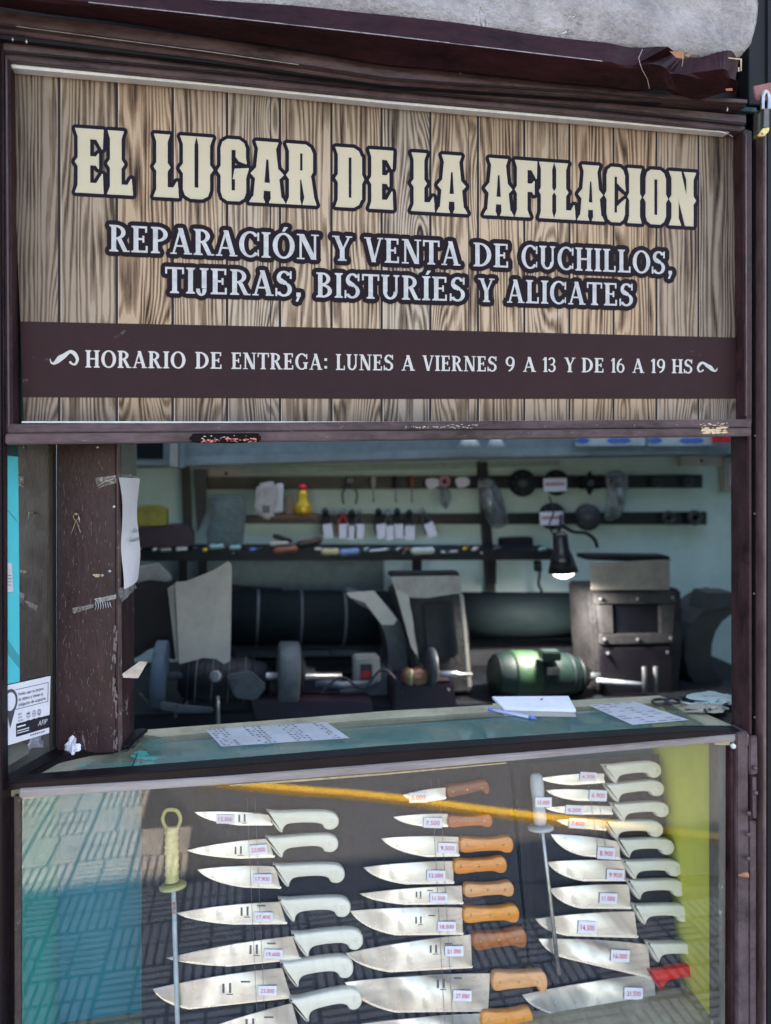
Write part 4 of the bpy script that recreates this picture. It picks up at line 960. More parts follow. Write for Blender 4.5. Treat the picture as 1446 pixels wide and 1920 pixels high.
stp(icons, .0046, 'icons', INKG)
def stt(items, m, name, off=.0048):
    it = []
    for t, u0, v0, u1, h, *sl_ in items: it.append((t, stq(u0, v0), stq(u1, v0), stq(u0 + (sl_[0] if sl_ else 0), v0 - h)))
    return sans(name, it, m, ST, MP, off=off)
stt([('Podés usar tu tarjeta', .27, .215, .84, .055), ('de débito y tienen la', .27, .305, .83, .055), ('obligación de aceptarla', .27, .395, .89, .055), ('Acá', .0, .32, .17, .09), ('MEDIOS', .26, .545, .35, .03), ('DE PAGO', .26, .60, .36, .03), ('ACEPTADOS', .26, .655, .38, .03)], INK, 'lettering')
stt([('AFIP', .72, .82, .93, .09, .02)], WHITEP, 'white_lettering')

# =================================================================== KNIVES
bmap = mapplane(BP)
CELL = {'n': 0}
def knife(label, group, tip, sh_, eh, belly, hs, he, hw, style, hm, tagc, price, lift=.006, logo=None, tint=STEEL):
    """tip; sh_ spine-heel; eh edge-heel; belly = lowest edge (x,y); hs,he handle start/end centre; hw half width px"""
    T = thing('knife', label, 'knife', bmap(eh[0], eh[1], 0), group)
    tipv, s, e, b = Vector(tip), Vector(sh_), Vector(eh), Vector(belly)
    sp = [tipv + (s - tipv) * t + Vector((0, -hw * .22 * math.sin(math.pi * t) ** .8)) for t in (.0, .15, .35, .6, .8, 1)]
    def bez(t): 
        c1 = tipv + Vector(((b.x - tipv.x) * .25, (b.y - tipv.y) * .75)); return (tipv * (1 - t) ** 2 + c1 * 2 * t * (1 - t) + b * t * t)
    ed = [e + (b - e) * t for t in (0, .5)] + [bez(1 - k / 8) for k in range(8)]
    out = [(p.x, p.y) for p in sp] + [(p.x, p.y) for p in ed]
    if (e - s).length > 5: out[5] = (s.x, s.y)
    fr = [bmap(x, y, lift + .002) for x, y in out]
    # ground bevel: inner spine ridge line
    v, f = prism_vf(fr, [p - BP[1] * .002 for p in fr]); mesh('blade', v, f, tint, T, bevel=.0006, seg=1)
    eo = [e] + ed[2:]; ei = [Vector((p.x + 1.5, p.y - 4.5 * min(1, k_ * .6 + .4) * (1 if q_ < len(eo) - 3 else .5))) for q_, p in enumerate(eo) for k_ in (1,)]
    ep = [[(a_.x, a_.y - .6), (b_.x, b_.y - .6), (d_.x, d_.y), (c_.x, c_.y)] for a_, b_, c_, d_ in zip(eo, eo[1:], ei, ei[1:])]
    flat('cutting_edge', ep, 0, EDGE, T, BP, lift + .0022)
    d = Vector(he) - Vector(hs); L = d.length; d.normalize(); nn = Vector((-d.y, d.x))
    if nn.y < 0: nn = -nn
    def hp(a, b_): q = Vector(hs) + d * (a * L) + nn * (b_ * hw); return (q.x, q.y)
    if style == 'boning': o2 = [(-.03, -.85), (.0, -.95), (.12, -.9), (.35, -1.0), (.6, -1.08), (.85, -1.05), (.96, -.7), (1.0, -.1), (.98, .55), (.90, .95), (.80, .85), (.76, .45), (.66, .25), (.45, .28), (.28, .45), (.22, .85), (.20, 1.35), (.15, 1.25), (.07, .5)]
    elif style == 'hook': o2 = [(.0, -.9), (.3, -.95), (.6, -1.0), (.85, -1.1), (.96, -.8), (1, -.1), (.99, .7), (.93, 1.15), (.85, .95), (.8, .5), (.6, .6), (.3, .75), (.0, .8)]
    else: o2 = [(.0, -.9), (.3, -.85), (.65, -.9), (.85, -1.15), (.95, -.95), (1, -.2), (.99, .5), (.94, 1.0), (.84, 1.05), (.72, .8), (.4, .85), (.0, .95)]
    pts = smooth2([hp(*q) for q in o2], 4)
    v, f = puffy_vf(pts, lambda x, y, h: bmap(x, y, lift - .005 + h), .017, hw * .2)
    hd = mesh('handle', v, f, hm, T, smooth=True)
    if style != 'boning':
        for a in (.1, .45, .8): lathe('rivet', bmap(*hp(a, -.05), lift + .009), bmap(*hp(a, -.05), lift + .0135), [(0, .0024), (.8, .0024), (1, .0014)], BRASS, hd, 10)
    else: lathe('stamp', bmap(*hp(.88, -.1), lift + .009), bmap(*hp(.88, -.1), lift + .0130), [(0, .004), (.8, .004), (1, .003)], hm, hd, 12)
    if logo:
        x, y = logo; sc = hw / 17
        flat('maker_mark', [rc(x - 8 * sc, y - 8 * sc, x - 4.5 * sc, y + 6 * sc), rc(x + 2 * sc, y - 9 * sc, x + 5.5 * sc, y + 6 * sc), rc(x - 2 * sc, y + 7.5 * sc, x + 8 * sc, y + 9 * sc)], 0, INKG, T, BP, lift + .0026)
        flat('maker_mark', [rc(x + 20 * sc, y - 12 * sc, x + 34 * sc, y - 9.5 * sc)], 0, INKG, T, BP, lift + .0026)
    if tagc:
        x, y, w, h, rot = tagc; ca, sa_ = math.cos(rot), math.sin(rot)
        rr_ = lambda a, b_: (x + a * ca - b_ * sa_, y + a * sa_ + b_ * ca)
        t = [bmap(*rr_(a, b_), lift + .0045 + (.001 if a > 0 else 0)) for a, b_ in ((-w, -h), (w, -h), (w, h), (-w, h))]
        v, f = prism_vf(t, [p - BP[1] * .0006 for p in t]); pt = mesh('price_tag', v, f, PAPERT, T)
        q = [(price, rr_(-w * .75, h * .4), rr_(w * .75, h * .4), rr_(-w * .75, -h * .45))]
        sans('price', q, INKR, pt, BP, off=lift + .0058)
    return T
GL = 'white handled knives in the left column'
GM = 'wooden handled knives in the middle column'
GR = 'white handled knives in the right column'
# left column
knife('narrow boning knife with pale handle, topmost of the left column', GL, (365, 1521), (505, 1526), (510, 1546), (450, 1546), (503, 1533), (634, 1536), 17, 'boning', HWHITE, (423, 1533, 17, 8.5, .03), '12.500', logo=(455, 1533))
knife('pale handled knife second from the top of the left column, tag at the heel', GL, (350, 1592), (503, 1570), (514, 1606), (450, 1608), (502, 1581), (633, 1577), 17, 'boning', HWHITE, (484, 1590, 17, 9, -.08), '22.000', logo=(448, 1593))
knife('pale handled butcher knife third from the top of the left column', GL, (370, 1628), (516, 1622), (526, 1664), (460, 1662), (515, 1633), (645, 1634), 18, 'boning', HWHITE, (492, 1644, 17, 8.5, 0), '17.900')
knife('pointed pale handled knife fourth from the top of the left column', GL, (330, 1709), (524, 1688), (537, 1730), (440, 1731), (525, 1697), (656, 1696), 19, 'boning', HWHITE, (494, 1715, 17, 8.5, 0), '17.400', logo=(460, 1707))
knife('long tapered chef knife with pale handle, fifth in the left column', GL, (313, 1793), (548, 1752), (563, 1796), (430, 1809), (550, 1762), (679, 1755), 20, 'boning', HWHITE, (512, 1784, 17, 8.5, .03), '19.600', logo=(477, 1778))
knife('widest white butcher knife low in the left column, black maker marks', GL, (287, 1851), (529, 1811), (546, 1868), (355, 1889), (530, 1817), (661, 1806), 21, 'boning', HWHITE, (501, 1852, 17, 9, 0), '23.000', logo=(427, 1850))
knife('pale handled knife cut by the bottom edge of the photo, left column', GL, (330, 1945), (547, 1876), (563, 1935), (430, 1960), (548, 1883), (676, 1862), 21, 'boning', HWHITE, (510, 1925, 17, 9, 0), '26.500', logo=(470, 1915), lift=.008)
# middle column
knife('small knife with red-brown hooked handle, topmost of the middle column', GM, (754, 1489), (834, 1475), (834, 1497), (790, 1503), (837, 1482), (913, 1472), 11.5, 'hook', HRED, (782, 1493, 17, 9.5, -.04), '5.000')
knife('small knife with dark orange straight handle, second of the middle column', GM, (736, 1530), (838, 1524), (838, 1549), (800, 1549), (839, 1536), (919, 1535), 11.5, 'wood', mat('deep_orange_wood', (.55, .16, .05), (.35, .09, .03), 30, .38, stretch=(.25, 1, 2), coat=.3), (809, 1540, 17, 9.5, .02), '7.500')
knife('broad knife with light orange wooden handle, third of the middle column', GM, (713, 1570), (858, 1567), (859, 1604), (800, 1605), (861, 1580), (958, 1580), 14, 'wood', HORANGE, (836, 1587, 17, 9.5, .02), '9.500')
knife('curved butcher knife with orange handle, fourth of the middle column', GM, (680, 1624), (848, 1612), (849, 1655), (760, 1656), (850, 1620), (946, 1617), 14, 'wood', HORANGE, (815, 1638, 17, 9.5, .02), '12.000')
knife('straight pointed knife with black marks and peach handle, fifth of the middle column', GM, (673, 1673), (864, 1658), (866, 1693), (760, 1694), (869, 1664), (959, 1662), 13, 'wood', mat('peach_wood', (.80, .40, .17), (.6, .26, .1), 30, .38, stretch=(.25, 1, 2), coat=.3), (820, 1680, 16, 9, 0), '11.500', logo=(784, 1675))
knife('broad curved knife with bright orange pommel, sixth of the middle column', GM, (655, 1705), (865, 1699), (866, 1750), (740, 1751), (868, 1710), (969, 1708), 15, 'wood', mat('amber_wood', (.85, .33, .04), (.6, .2, .03), 30, .35, stretch=(.25, 1, 2), coat=.3), (835, 1733, 17, 9, 0), '18.500', logo=(784, 1723))
knife('wide knife whose dark handle ends in an orange pommel, seventh of the middle column', GM, (647, 1784), (881, 1749), (883, 1812), (730, 1820), (885, 1759), (983, 1752), 17, 'wood', mat('dark_amber_wood', (.50, .15, .03), (.12, .03, .012), 12, .38, stretch=(.5, 1, 1), coat=.3), (849, 1779, 17, 9.5, -.03), '21.000', logo=(812, 1777))
knife('longest cleaver-like knife with a hooked peach handle, low in the middle column', GM, (645, 1838), (917, 1822), (913, 1893), (740, 1895), (921, 1834), (1021, 1834), 19, 'hook', MATS['peach_wood'], (864, 1862, 17, 10, .03), '27.000', logo=(826, 1842))
knife('orange handled knife cut by the bottom edge of the photo, middle column', GM, (665, 1918), (899, 1897), (903, 1960), (760, 1965), (901, 1905), (994, 1900), 17, 'wood', MATS['amber_wood'], (872, 1926, 17, 9, 0), '24.000')
# right column
rc_ = [((1008, 1458), (1130, 1449), (1130, 1467), (1070, 1471), (1129, 1446), (1233, 1441), 15, (1099, 1454, 15, 8), 'topmost of the right column'),
       ((1020, 1480), (1130, 1482), (1131, 1501), (1080, 1500), (1131, 1481), (1238, 1475), 15, (1117, 1489, 16, 10), 'second of the right column'),
       ((1018, 1513), (1144, 1510), (1145, 1526), (1080, 1526), (1144, 1517), (1247, 1515), 14.5, (1073, 1516, 16, 8.5), 'third of the right column'),
       ((1040, 1536), (1132, 1536), (1133, 1556), (1090, 1552), (1131, 1549), (1236, 1552), 15, (1079, 1541, 16, 9.5), 'fourth of the right column'),
       ((1030, 1562), (1158, 1576), (1160, 1611), (1090, 1603), (1154, 1583), (1257, 1585), 15, (1132, 1597, 16, 11), 'fifth of the right column'),
       ((1022, 1614), (1168, 1612), (1170, 1650), (1090, 1650), (1164, 1623), (1271, 1625), 15, (1149, 1637, 16, 10), 'sixth of the right column'),
       ((1027, 1664), (1176, 1656), (1180, 1702), (1085, 1701), (1173, 1660), (1279, 1662), 15.5, (1136, 1681, 16, 10), 'seventh of the right column'),
       ((1001, 1720), (1186, 1706), (1192, 1756), (1060, 1752), (1183, 1706), (1287, 1709), 16, (1097, 1735, 17, 12), 'eighth of the right column'),
       ((1007, 1757), (1212, 1768), (1216, 1832), (1060, 1795), (1209, 1776), (1312, 1781), 16, (1158, 1788, 17, 11), 'ninth of the right column')]
look = ['slim boning knife with white handle', 'short boning knife with white handle', 'very thin boning knife with white handle', 'short curved knife with white handle under the yellow reflection', 'curved skinning knife with white handle', 'white handled knife with rounded belly', 'white handled broad knife', 'white handled knife with a square wide blade', 'white handled knife whose blade slopes down']
HW2 = mat('bright_white_plastic', (.82, .80, .72), (.74, .72, .64), 10, .35, bump=.1, coat=.2)
for i, (tp, s_, e_, b_, hs, he, hw, tg, pos) in enumerate(rc_):
    knife(f'{look[i]}, {pos}', GR, tp, s_, e_, b_, hs, he, hw, 'boning', HW2, tg + (.05,), ['6.500', '6.900', '6.200', '7.800', '8.900', '9.900', '11.000', '14.500', '16.000'][i], lift=.006 + .0006 * (i % 2))
knife('large butcher knife with bright red handle at the bottom right', None, (976, 1862), (1222, 1822), (1228, 1890), (1060, 1905), (1214, 1829), (1317, 1818), 17, 'boning', REDP, (1183, 1858, 17, 11, .03), '21.500')
# fishing-line pairs that hold the blades
for i, (x0, y0, x1, y1, pos) in enumerate([(463, 1495, 486, 1990, 'left'), (478, 1495, 500, 1990, 'left'), (807, 1460, 836, 1990, 'middle'), (822, 1460, 851, 1990, 'middle'), (1096, 1445, 1125, 1640, 'right'), (1112, 1445, 1140, 1640, 'right')]):
    o = tube('elastic_cord', [bmap(x0 + (x1 - x0) * k / 6, y0 + (y1 - y0) * k / 6, .0095 if 0 < k < 6 else .002) for k in range(7)], .00035, mat('clear_cord', (.16, .19, .22), None, 30, .3))
    tag(o, f'thin grey cord over the blades of the {pos} knife column, {("left", "right")[i % 2]} one of the pair', 'cord', f'cords holding the {pos} column of knives')
# sharpening steels
def steel(label, hp0, hp1, guard, r0, r1, hw, hm, loop, tagc=None):
    T = thing('sharpening_steel', label, 'sharpening steel', bmap(r1[0], r1[1], 0))
    a, b = bmap(*hp0, .02), bmap(*hp1, .02); rm = pxm(hw, .15)
    prof = [(0, rm * .6), (.06, rm * .95), (.25, rm * 1.05), (.55, rm * .9), (.9, rm), (1, rm * .9)]
    if loop: prof = sum([[(t, rm * (1 if k % 2 else .9)), (t + .03, rm * (1 if k % 2 else .9))] for k, t in enumerate([i / 16 for i in range(16)])], [])
    h_ = lathe('handle', a, b, prof, hm, T, 20)
    g = Vector(guard); gd = (Vector(hp1) - Vector(hp0)).normalized()
    lathe('guard', bmap(guard[0], guard[1], .02), bmap(guard[0] + gd.x * 8, guard[1] + gd.y * 8, .02), [(0, rm * 1.7), (.3, rm * 1.95), (.8, rm * 1.9), (1, rm * .8)], hm, T, 20)
    rod('rod', bmap(*r0, .02), bmap(*r1, .02), pxm(4.2, .15), STEELD if not loop else mat('pale_rod', (.42, .50, .54), (.3, .36, .4), 30, .4), T, 12)
    if loop:
        pts = [(322, 1549), (313, 1545), (307, 1530), (312, 1516), (322, 1513), (334, 1516), (340, 1530), (335, 1545), (326, 1549)]
        tube('loop', spline([bmap(x, y, .02) for x, y in pts], 4), pxm(3.4, .15), hm, T, 8)
        for y in (1682, 1690, 1698): tube('red_mark', [bmap(328, y, .0245), bmap(329, y + 5, .0245)], .0025, mat('faded_red', (.6, .25, .22), None, 20, .6), T, 6)
    if tagc:
        x, y, w, h = tagc; t = [bmap(x + a_, y + b_, .036) for a_, b_ in ((-w, -h), (w, -h), (w, h), (-w, h))]
        v, f = prism_vf(t, [p - BP[1] * .0006 for p in t]); pt = mesh('price_tag', v, f, PAPERT, T)
        sans('price', [('15.000', (x - w * .7, y + h * .4), (x + w * .7, y + h * .4), (x - w * .7, y - h * .4))], INKR, pt, BP, off=.0372)
steel('yellow sharpening steel with a looped ribbed handle, hanging at the far left', (323, 1546), (325, 1649), (326, 1650), (327, 1655), (336, 1960), 12.5, YELLOWP, True)
steel('grey-white sharpening steel hanging between the middle and right columns', (998, 1447), (1006, 1540), (1006, 1543), (1009, 1548), (1040, 1818), 13.5, mat('grey_white_plastic', (.48, .52, .56), (.36, .4, .45), 10, .4), False, (1006, 1496, 15, 9))

# =================================================================== INTERIOR: SHELVES, WALL, TOOLS
YB = 1.62                                              # back wall
def wslab(name, pts, off, d, m, parent=None, bevel=.002, label=None): return slab(name, pts, YB - off, d, m, parent, bevel, label)
o = wslab('wall_cabinet', [(180, 800), (1460, 780), (1460, 853), (1100, 858), (860, 862), (256, 878), (180, 880)], .16, .15, BOXT); tag(o, 'faded grey-teal cabinet beam across the top of the back wall', 'cabinet')
WC = thing('upper_window', 'small dark cabinet window at the upper left of the shop interior', 'window', at(300, 868, YB - .2))
slab('frame', [(250, 800), (345, 800), (345, 873), (250, 873)], YB - .2, .03, BOXT, WC, .003)
slab('pane', [(256, 800), (306, 800), (306, 860), (256, 860)], YB - .205, .006, MACHB, WC)
slab('post', [(318, 800), (334, 800), (334, 876), (318, 874)], YB - .22, .02, CARD, WC)
slab('divider', [(336, 800), (346, 800), (346, 878), (336, 878)], YB - .215, .02, BOXT, WC)
o = slab('light_ledge', [(256, 858), (860, 842), (1440, 835), (1440, 850), (860, 858), (256, 876)], YB - .19, .03, mat('pale_grey_teal', (.24, .31, .32), (.16, .21, .22), 10, .6), None, .002); tag(o, 'pale grey ledge under the cabinet beam on the back wall', 'ledge')
for i, (x, w) in enumerate([(880, 22), (930, 18)]):
    o = lathe('glass_shade', at(x, 838, YB - .25), at(x, 812, YB - .25), [(0, pxm(w, YB)), (.5, pxm(w * .6, YB)), (1, pxm(w * .35, YB))], mat('milky_glass', (.62, .72, .70), None, 10, .3)); tag(o, ['wider', 'narrower'][i] + ' white conical shade standing on the ledge below the sign', 'lamp shade', 'white conical shades on the ledge')
PO = [(1080, 1210, 'left white poster with blue blots above the tool bars'), (1216, 1345, 'right white poster with blue blots above the tool bars')]
for a, b, lb in PO:
    T = thing('poster', lb, 'poster', at(a, 836, YB - .21), 'posters above the tool bars')
    slab('sheet', [(a, 805), (b, 805), (b, 835), (a, 836)], YB - .21, .002, mat('poster_white', (.6, .68, .68), None, 10, .5), T, 0)
    flat('blue_blot', [[(a + q + 14 * math.cos(t), 826 + 6 * math.sin(t * 1)) for t in [k * .7 for k in range(9)]] for q in (12, 72, 90)], YB - .2115, BLUEP, T)
o = slab('red_box', [(1350, 812), (1384, 811), (1384, 830), (1350, 830)], YB - .26, .05, REDP, None, .002); tag(o, 'small red box high at the right end of the interior ledge', 'box')
# electrical bits
def plate(name, pts, label, cat, hole=None, group=None):
    T = thing(name, label, cat, at(pts[0][0], pts[2][1], YB - .03), group); slab('cover', pts, YB - .03, .028, IVORY, T, .004)
    if hole: lathe('hole', at(*hole, YB - .031), at(*hole, YB - .034), [(0, .007), (1, .006)], INK, T, 10)
    return T
plate('junction_box', [(391, 879), (452, 879), (452, 901), (391, 902)], 'ivory junction box at the left end of the upper tool bar', 'junction box', (424, 888), 'junction boxes')
plate('junction_box', [(1276, 853), (1356, 852), (1356, 874), (1276, 874)], 'ivory junction box above the right end of the tool bars', 'junction box', (1316, 864), 'junction boxes')
T = plate('light_switch', [(1358, 858), (1392, 858), (1392, 924), (1358, 922)], 'white light switch plate on the wall at the right edge of the opening', 'light switch')
slab('rocker', [(1368, 868), (1390, 868), (1390, 912), (1368, 912)], YB - .036, .006, PAPERT, T, .002)
o = wslab('conduit', [(452, 876), (900, 868), (1050, 864), (1050, 873), (900, 878), (452, 888)], .02, .018, mat('pale_conduit', (.45, .60, .57), None, 6, .5)); tag(o, 'pale teal cable trunking above the upper tool bar', 'trunking')
# magnet bars and wall uprights
def bar(pts, label, grp='black magnetic tool bars', name='magnetic_bar', off=.05, m=BLACKM): 
    o = wslab(name, pts, off, .03, m); tag(o, label, 'tool bar' if name == 'magnetic_bar' else 'upright', grp); return o
bar([(388, 895), (1318, 890), (1318, 915), (388, 918)], 'upper black magnetic bar with grinding discs on the back wall')
bar([(455, 966), (1326, 960), (1326, 984), (455, 982)], 'lower black magnetic bar under the upper one on the back wall')
bar([(340, 872), (356, 872), (362, 1045), (344, 1045)], 'black wall upright near the wooden post', 'black uprights', 'upright', .06)
bar([(362, 880), (388, 880), (386, 960), (370, 1000)], 'second dark upright beside the junction box', 'black uprights', 'upright', .045, MACHG)
bar([(898, 866), (914, 866), (930, 1110), (914, 1110)], 'black upright crossing both tool bars behind the plastic bag', 'black uprights', 'upright', .055)
# shelf
SHF = thing('shelf', 'long dark shelf crowded with handles below the tool bars', 'shelf', at(650, 1055, YB - .2))
slab('board', [(262, 1030), (1045, 1032), (1050, 1050), (262, 1052)], YB - .25, .16, MACH, SHF, .003)
for x in (437, 757, 903): lathe('screw', at(x, 1037, YB - .251), at(x, 1037, YB - .256), [(0, .006), (1, .004)], STEELD, SHF, 10)
for x in (335, 372, 775, 915): slab('bracket', [(x, 1050), (x + 16, 1050), (x + 16, 1095), (x, 1095)], YB - .12, .02, MACH, SHF)
# bags, figurine, boxes on and near the shelf
def item(name, label, cat, pts, Y, d, m, group=None, bevel=.004):
    o = slab(name, pts, Y, d, m, None, bevel); tag(o, label, cat, group); return o
YI = YB - .24
item('dark_blue_bag', 'dark blue plastic bag hanging left of the white bags', 'bag', [(392, 930), (458, 930), (462, 960), (455, 1030), (388, 1030), (386, 1000), (396, 960)], YI, .05, mat('dark_blue_film', (.012, .03, .05), (.03, .11, .13), 9, .35, bump=.6), None, .012)
item('white_cloth_bag', 'wrinkled white bag hanging beside the gold figurine', 'bag', [(482, 908), (508, 903), (520, 905), (522, 930), (512, 975), (490, 972), (477, 955)], YI, .04, mat('wrinkled_white', (.52, .48, .47), (.32, .29, .29), 14, .8, bump=.6), None, .01)
item('lilac_cloth_bag', 'lilac-white folded bag partly behind the wrinkled white bag', 'bag', [(518, 907), (532, 906), (530, 960), (512, 962)], YI + .045, .02, PAPER, None, .004)
flat('print', [[(492, 948), (506, 948), (506, 962), (492, 962)]], YI - .0008, INKG, None)
o = bpy.data.objects['print']; tag(o, 'faded dark square label on the wrinkled white bag', 'label')
item('wooden_ledge', 'small reddish wooden ledge under the white bags and gold figurine', 'ledge', [(512, 966), (595, 964), (595, 972), (512, 973)], YI + .03, .08, mat('reddish_wood', (.16, .05, .035), None, 20, .5))
B_ = thing('gold_figurine', 'small gold bottle-like figurine with a red top standing on the reddish ledge', 'bottle', at(568, 965, YI + .05))  # figurine simplified to a bottle shape
lathe('body', at(568, 965, YI + .05), at(568, 918, YI + .05), [(0, .028), (.15, .034), (.45, .030), (.6, .018), (.8, .02), (1, .012)], GOLD, B_, 18)
lathe('cap', at(568, 918, YI + .05), at(568, 908, YI + .05), [(0, .014), (.6, .015), (1, .008)], REDP, B_, 14)
item('brown_jar', 'dark brown jar between the white bags and the gold figurine', 'jar', [(537, 930), (550, 930), (551, 965), (535, 965)], YI + .05, .03, mat('brown_glass', (.08, .03, .02), None, 10, .3))
item('yellow_box', 'olive yellow box on the dark case at the left of the shelf', 'box', [(256, 950), (296, 948), (312, 956), (312, 986), (256, 988)], YI - .02, .08, mat('olive_yellow', (.28, .25, .03), (.12, .11, .02), 20, .6))
item('dark_case', 'dark purple-black case at the left end of the shelf', 'case', [(256, 990), (350, 985), (362, 1000), (362, 1024), (256, 1028)], YI - .03, .1, PLUM)
item('dark_box', 'small black box hanging under the lower bar beside the lamp', 'box', [(942, 1010), (1000, 1008), (1002, 1036), (942, 1036)], YB - .1, .05, MACH)
# shelf clutter: handles
cl = [((505, 1020), (545, 1016), 5, mat('ivory_handle', (.6, .58, .5), None, 10, .4), 'short ivory handle at the left of the shelf clutter'), ((512, 1004), (548, 1016), 5, MACH, 'black handle leaning over the ivory one on the shelf'), ((512, 1033), (560, 1028), 7, HRED, 'red-brown wooden handle lying on the shelf'),
      ((555, 1022), (604, 1012), 7, mat('dark_brown_handle', (.05, .02, .015), None, 10, .4), 'dark brown handle pointing up to the right on the shelf'), ((602, 1035), (636, 1034), 7, mat('cream_yellow_plastic', (.62, .53, .3), None, 10, .4), 'cream yellow handle in the middle of the shelf'), ((636, 1037), (674, 1033), 7, mat('light_blue_plastic', (.18, .32, .62), None, 10, .4), 'light blue handle in the middle of the shelf'),
      ((770, 1034), (815, 1032), 8, mat('mint_white_plastic', (.55, .62, .58), None, 10, .4), 'mint white rounded handle at the right of the shelf'), ((392, 1026), (420, 1024), 5, mat('mint_plastic', (.25, .5, .47), None, 10, .4), 'mint green handle at the left of the shelf'), ((430, 1027), (452, 1026), 5, MATS['mint_plastic'], 'second mint handle below the dark blue bag'), ((330, 1030), (352, 1028), 4, WHITEP, 'small white peg near the left end of the shelf'), ((300, 1031), (322, 1030), 4, CARD, 'small grey peg at the left end of the shelf'), ((825, 1036), (860, 1034), 4, STEELD, 'thin steel tool at the right of the shelf'), ((690, 1034), (730, 1030), 4, STEELD, 'thin steel rod lying right of the light blue handle')]
for a, b, r, m, lb in cl:
    A, Bq = at(*a, YI - .02), at(*b, YI - .02); rm = pxm(r, YI)
    o = lathe('tool_handle', A, Bq, [(0, rm * .4), (.05, rm * .8), (.2, rm), (.55, rm * .85), (.85, rm), (.97, rm * .7), (1, rm * .3)], m, None, 14); tag(o, lb, 'tool handle', 'loose handles on the shelf')
# pliers with tags
def pliers(x, y, L, m, lb, op=.5, tag_=True, grp='nippers with paper tags', rot=0):
    T = thing('pliers', lb, 'pliers', at(x, y + L, YB - .1), grp); Yp = YB - .09
    def q(a, b): ca, sa_ = math.cos(rot), math.sin(rot); return at(x + a * ca - b * sa_, y + a * sa_ + b * ca, Yp)
    for s in (-1, 1):
        tube('handle', spline([q(-s * 1.5, 8), q(s * 2, L * .32), q(s * (6 + 14 * op * .5), L * .6), q(s * (5 + 12 * op * .5), L)], 4), pxm(2.0, Yp), m, T, 7)
        tube('jaw', [q(s * 1.5, L * .3), q(s * 3.5, 6), q(s * .6, 0)], [pxm(3, Yp), pxm(3, Yp), pxm(.8, Yp)], STEELD if m != MACH else MACH, T, 7)
    if tag_:
        w = 9; pts = [q(-w, L * .62), q(w, L * .58), q(w + 1, L * 1.12), q(-w + 1, L * 1.15)]; off = Vector((0, -.02, 0))
        v, f = prism_vf([p + off for p in pts], [p + off + Vector((0, .001, 0)) for p in pts]); mesh('paper_tag', v, f, PAPERT, T)
    return T
pliers(656, 893, 52, MACHG, 'grey pliers hanging open alone on the upper bar above the nippers', 1.1, False, None)
k = 0; names = ['leftmost', 'second from the left', 'third from the left', 'fourth from the left', 'fifth from the left']
for g, xs in (('left', (609, 625, 643, 660, 676)), ('right', (709, 727, 745, 768, 790))):
    for i, x in enumerate(xs):
        m = [MACH, MACHG, REDP if g == 'left' else MACH, MACH, MACHG][i]
        pliers(x, 952 + (i % 2) * 3, 50, m, f'{names[i]} tagged nippers of the {g} bunch on the lower bar', .35, not (g == 'left' and i == 1), 'nippers with paper tags', rot=(-.35 if g == 'right' and i == 4 else (.05 * (i - 2))))
# discs on the bars
def disc(x, y, r, lb, tag_=False, m=None, grp='dark grinding discs on the tool bars', star=False):
    T = thing('grinding_disc', lb, 'disc', at(x, y + r, YB - .08), grp); Y = YB - .075; rm = pxm(r, Y); m = m or MACH
    if star: 
        pts = [(x + (r if k % 2 else r * .55) * math.cos(k * math.pi / 6), y + (r if k % 2 else r * .55) * math.sin(k * math.pi / 6)) for k in range(12)]; slab('star_wheel', pts, Y, .02, m, T)
    else: lathe('disc', at(x, y, Y + .02), at(x, y, Y), [(0, rm * .97), (.2, rm), (.8, rm), (1, rm * .93)], m, T, 28)
    lathe('hub', at(x, y, Y), at(x, y, Y - .008), [(0, rm * .34), (.7, rm * .3), (1, rm * .2)], MACHG, T, 16)
    if r > 20:
        for k in range(8): a = k * .785; lathe('hole', at(x + r * .66 * math.cos(a), y + r * .66 * math.sin(a), Y - .0005), at(x + r * .66 * math.cos(a), y + r * .66 * math.sin(a), Y - .003), [(0, rm * .07), (1, rm * .06)], MACHG, T, 8)
    if tag_: slab('paper_tag', [(x - 24, y - 8), (x + 20, y - 9), (x + 20, y + 16), (x - 23, y + 17)], Y - .02, .001, PAPERT, T, 0); slab('tag_line', [(x - 20, y), (x + 16, y), (x + 16, y + 5), (x - 20, y + 6)], Y - .0212, .0008, mat('pink_ink', (.62, .25, .35), None, 20, .6), T, 0)
disc(980, 906, 27, 'perforated dark disc, first from the left on the upper bar'); disc(1043, 905, 26, 'dark disc with a white paper tag on the upper bar', True)
disc(1108, 906, 22, 'star shaped cutter wheel on the upper bar', m=MACH, star=True); disc(1036, 968, 27, 'dark disc with a white paper tag on the lower bar above the lamp', True)
disc(1102, 970, 27, 'ridged dark disc with a wide hub on the lower bar', m=mat('ridged_iron', (.035, .04, .045), None, 20, .4))
for x, y, r, lb in ((1232, 905, 10, 'small ring, left one at the right end of the upper bar'), (1291, 904, 10, 'small ring at the far right end of the upper bar'), (1254, 971, 13, 'small ring, left one at the right end of the lower bar'), (1303, 971, 14, 'round ring at the far right end of the lower bar')):
    o = tube('ring', [at(x + r * .7 * math.cos(a), y + r * .7 * math.sin(a), YB - .07) for a in [k * math.pi / 10 for k in range(21)]], pxm(r * .38, YB), mat('ring_iron', (.045, .05, .052), None, 20, .4)); tag(o, lb, 'ring', 'rings on the tool bars')
def bag(name, pts, lb, inner):
    T = thing(name, lb, 'plastic bag', at(pts[0][0], pts[-1][1], YB - .1), 'clear plastic bags of parts'); P2 = smooth2(pts, 3)
    v, f = puffy_vf(P2, lambda x, y, h: at(x, y, YB - .09 - h), .05, 9); mesh('film', v, f, BAGM, T, smooth=True)
    for a, b, r, m in inner: rod('packed_part', at(*a, YB - .11), at(*b, YB - .11), pxm(r, YB), m, T)
